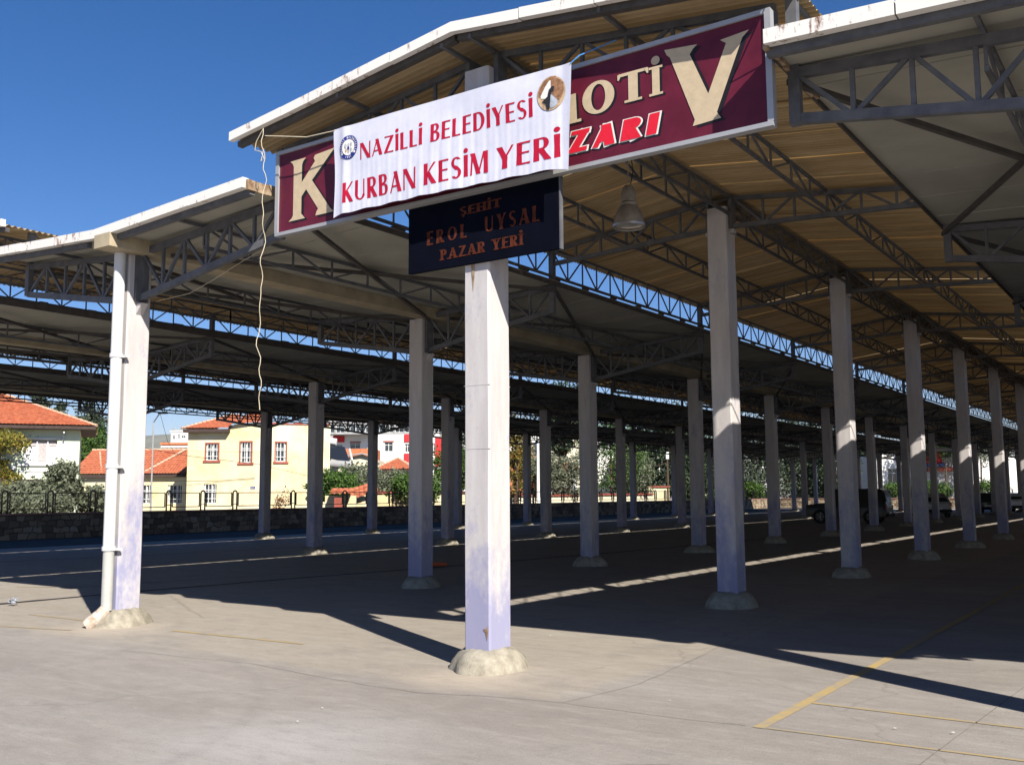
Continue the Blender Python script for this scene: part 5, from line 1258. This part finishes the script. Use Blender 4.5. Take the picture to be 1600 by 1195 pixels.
# ------------------------------------------------------------------ cars
def car(loc, yaw, mat, label, kind='hatch', L=4.0, Wd=1.7, H=1.48):
    loc = Vector(loc); F = Frame(loc, yaw); T = thing('parked_car', loc, label, 'car', 'cars parked at the back of the hall'); hw = Wd / 2
    if kind == 'jeep': st = [(-2.0, .55, .75, .75, .9), (-1.95, .4, .95, .95, .98), (-.95, .32, 1.05, 1.06, 1), (-.6, .32, 1.08, H - .05, 1), (-.45, .32, 1.08, H, 1), (1.55, .32, 1.08, H, 1), (1.8, .34, 1.08, H - .05, 1), (1.95, .4, 1.05, 1.07, .98), (2.0, .55, .8, .81, .95)]
    else: st = [(-2.0, .5, .62, .63, .8), (-1.9, .35, .72, .73, .94), (-1.1, .25, .88, .89, 1), (-.35, .25, .92, H - .06, 1), (0, .25, .93, H, 1), (1.1, .25, .95, H - .03, 1), (1.6, .27, .97, H - .22, 1), (1.92, .35, .93, .94, .96), (2.0, .5, .8, .81, .9)]
    b = MB(); ring = 8
    for (x, zb, zs, zr, wf) in st:
        w = hw * wf; wr = w * (.80 if zr > zs + .1 else .94)
        b.v += [F(x * L / 4, -w, zb), F(x * L / 4, -w, (zb + zs) / 2 + .1), F(x * L / 4, -w * .97, zs), F(x * L / 4, -wr, zr), F(x * L / 4, wr, zr), F(x * L / 4, w * .97, zs), F(x * L / 4, w, (zb + zs) / 2 + .1), F(x * L / 4, w, zb)]
    n = len(st)
    for i in range(n - 1):
        for k in range(ring): b.f.append((i * ring + k, i * ring + (k + 1) % ring, (i + 1) * ring + (k + 1) % ring, (i + 1) * ring + k))
    b.f += [tuple(range(ring)), tuple((n - 1) * ring + k for k in range(ring))[::-1]]
    b.sm = True; body = b.build('body', mat, T)
    zt = H - .12
    for sy in (-1, 1):
        y = lambda z, zs: sy * (hw * .97 + (hw * .80 - hw * .97) * (z - zs) / (H - zs) + .006)
        zs = 1.08 if kind == 'jeep' else .94
        for x0, x1 in (((-.45, .25), (.32, .95), (1.02, 1.6)) if kind == 'jeep' else ((-.25, .45), (.52, 1.2))):
            b = MB(); b.add([F(x0 * L / 4, y(zs + .05, zs), zs + .05), F(x1 * L / 4, y(zs + .05, zs), zs + .05), F((x1 - .03) * L / 4, y(zt, zs), zt), F((x0 + .08) * L / 4, y(zt, zs), zt)], [(0, 1, 2, 3)]); b.build('side_window', 'glass', T)
        for xw in (-1.25, 1.22):
            r = .36 if kind == 'jeep' else .31; c = F(xw * L / 4, sy * (hw - .10), r); out = F.y * sy; b = MB(); b.tube([c - out * .1, c + out * .115], r, 20); w = b.build('wheel', 'tyre', T)
            b = MB(); b.tube([c + out * .116, c + out * .125], r * .62, 12); b.build('rim', 'rim', w)
            b = MB()
            for q in range(5):
                a = q * 2 * math.pi / 5; dv = F.x * math.cos(a) + Vector((0, 0, 1)) * math.sin(a); b.bar(c + out * .13, c + out * .13 + dv * r * .6, .05, .02)
            b.build('rim_spokes', 'pipe_grey', w)
    b = MB(); x0, x1 = ((-.93, -.62) if kind == 'jeep' else (-1.05, -.4)); z0_, z1_ = (1.10, H - .1) if kind == 'jeep' else (.93, H - .12)
    b.add([F(x0 * L / 4 - .02, -hw * .85, z0_), F(x0 * L / 4 - .02, hw * .85, z0_), F(x1 * L / 4 - .02, hw * .72, z1_), F(x1 * L / 4 - .02, -hw * .72, z1_)], [(0, 1, 2, 3)]); b.build('windscreen', 'glass', T)
    b = MB(); xa, za, xb, zb_ = (1.99, 1.12, 1.84, H - .12) if kind == 'jeep' else (1.9, .97, 1.66, H - .27)
    b.add([F(xa * L / 4, -hw * .78, za), F(xa * L / 4, hw * .78, za), F(xb * L / 4, hw * .70, zb_), F(xb * L / 4, -hw * .70, zb_)], [(0, 1, 2, 3)]); b.build('rear_window', 'glass', T)
    for sy in (-1, 1):
        fbox(F, 1.93 * L / 4, sy * hw * .9 - .12, .72, 2.01 * L / 4, sy * hw * .9 + .05, .92).build('tail_light', 'taillight', T)
        fbox(F, -2.02 * L / 4, sy * hw * .65 - .14, .58, -1.93 * L / 4, sy * hw * .65 + .14, .70).build('headlight', 'headlight', T)
    fbox(F, 1.96 * L / 4, -.26, .5, 2.02 * L / 4, .26, .61).build('number_plate', 'wframe', T)
    fbox(F, 1.9 * L / 4, -hw * .95, .35, 2.08 * L / 4, hw * .95, .5).build('bumper', 'tyre', T)
    return T
car((-14.9, 51.5, 0), R_(4), 'car_dark', 'dark jeep-like car seen from the side, nearest of the parked cars', 'jeep', 4.0, 1.75, 1.75)
car((-14.3, 66.5, 0), R_(-62), 'car_silver', 'silver hatchback seen from behind, right of the dark jeep', 'hatch', 4.1, 1.7, 1.5)
car((-13.6, 79, 0), R_(-60), 'car_dark', 'dark hatchback beyond the silver one', 'hatch', 4.1, 1.7, 1.5)
car((-12.2, 84, 0), R_(-60), 'car_white', 'white car farther back beside the dark hatchback', 'hatch', 4.1, 1.7, 1.45)
car((-9.2, 86, 0), R_(-120), 'car_blue', 'pale blue car at the right edge, farthest of the parked cars', 'hatch', 4.1, 1.7, 1.45)

# ------------------------------------------------------------------ litter
rnd = random.Random(12)
def scrap(x, y, s, label, mat='litter'):
    s *= .6
    b = MB(); n = 6; b.v = [(x + s * math.cos(i * 1.05) * rnd.uniform(.4, 1), y + s * .6 * math.sin(i * 1.05) * rnd.uniform(.5, 1), .012 + rnd.uniform(0, s * .25)) for i in range(n)]; b.f = [(0, 1, 2, 3), (0, 3, 4, 5)]
    tag(b.build('paper_scrap', mat, org=(x, y, 0)), label, 'litter')
def gp(px, py):
    r = FW + RT * ((px - 800) / FPX) + UP * ((597.5 - py) / FPX); t = -1.6 / r.z; return CAM + r * t
for (px, py, s, l) in ((504, 1108, .03, 'small white paper scrap in the sunny foreground, near the pale worn patch'), (465, 1129, .03, 'thin white scrap just below the pale worn patch'), (860, 994, .03, 'white scrap at the shadow edge right of the front column'), (1047, 1096, .02, 'tiny white scrap on the sunlit concrete right of the front column'),
                     (1400, 1140, .03, 'white bird dropping between the two yellow bay lines'), (1490, 1147, .035, 'larger white dropping near the joint between yellow lines'), (357, 1006, .025, 'white speck on the ground midway between the two front columns'), (315, 982, .022, 'white speck right of the downspout column footing')):
    p = gp(px, py); scrap(p.x, p.y, s, l)
p = gp(22, 946); b = MB(); leaves(b, p + Vector((0, 0, .06)), (.08, .07, .03), 30, .035, 7, .5); tag(b.build('plastic_bag', 'print_grey', org=p), 'crumpled clear plastic bag on the ground at the far left', 'bag')
p = gp(682, 884); b = MB(); b.tube([p + Vector((-.25, -.1, .04)), p + Vector((.2, .12, .04))], [.05, .035], 8); tag(b.build('orange_tube', 'plastic_orange', org=p), 'orange plastic piece lying behind the wide grey column', 'litter')
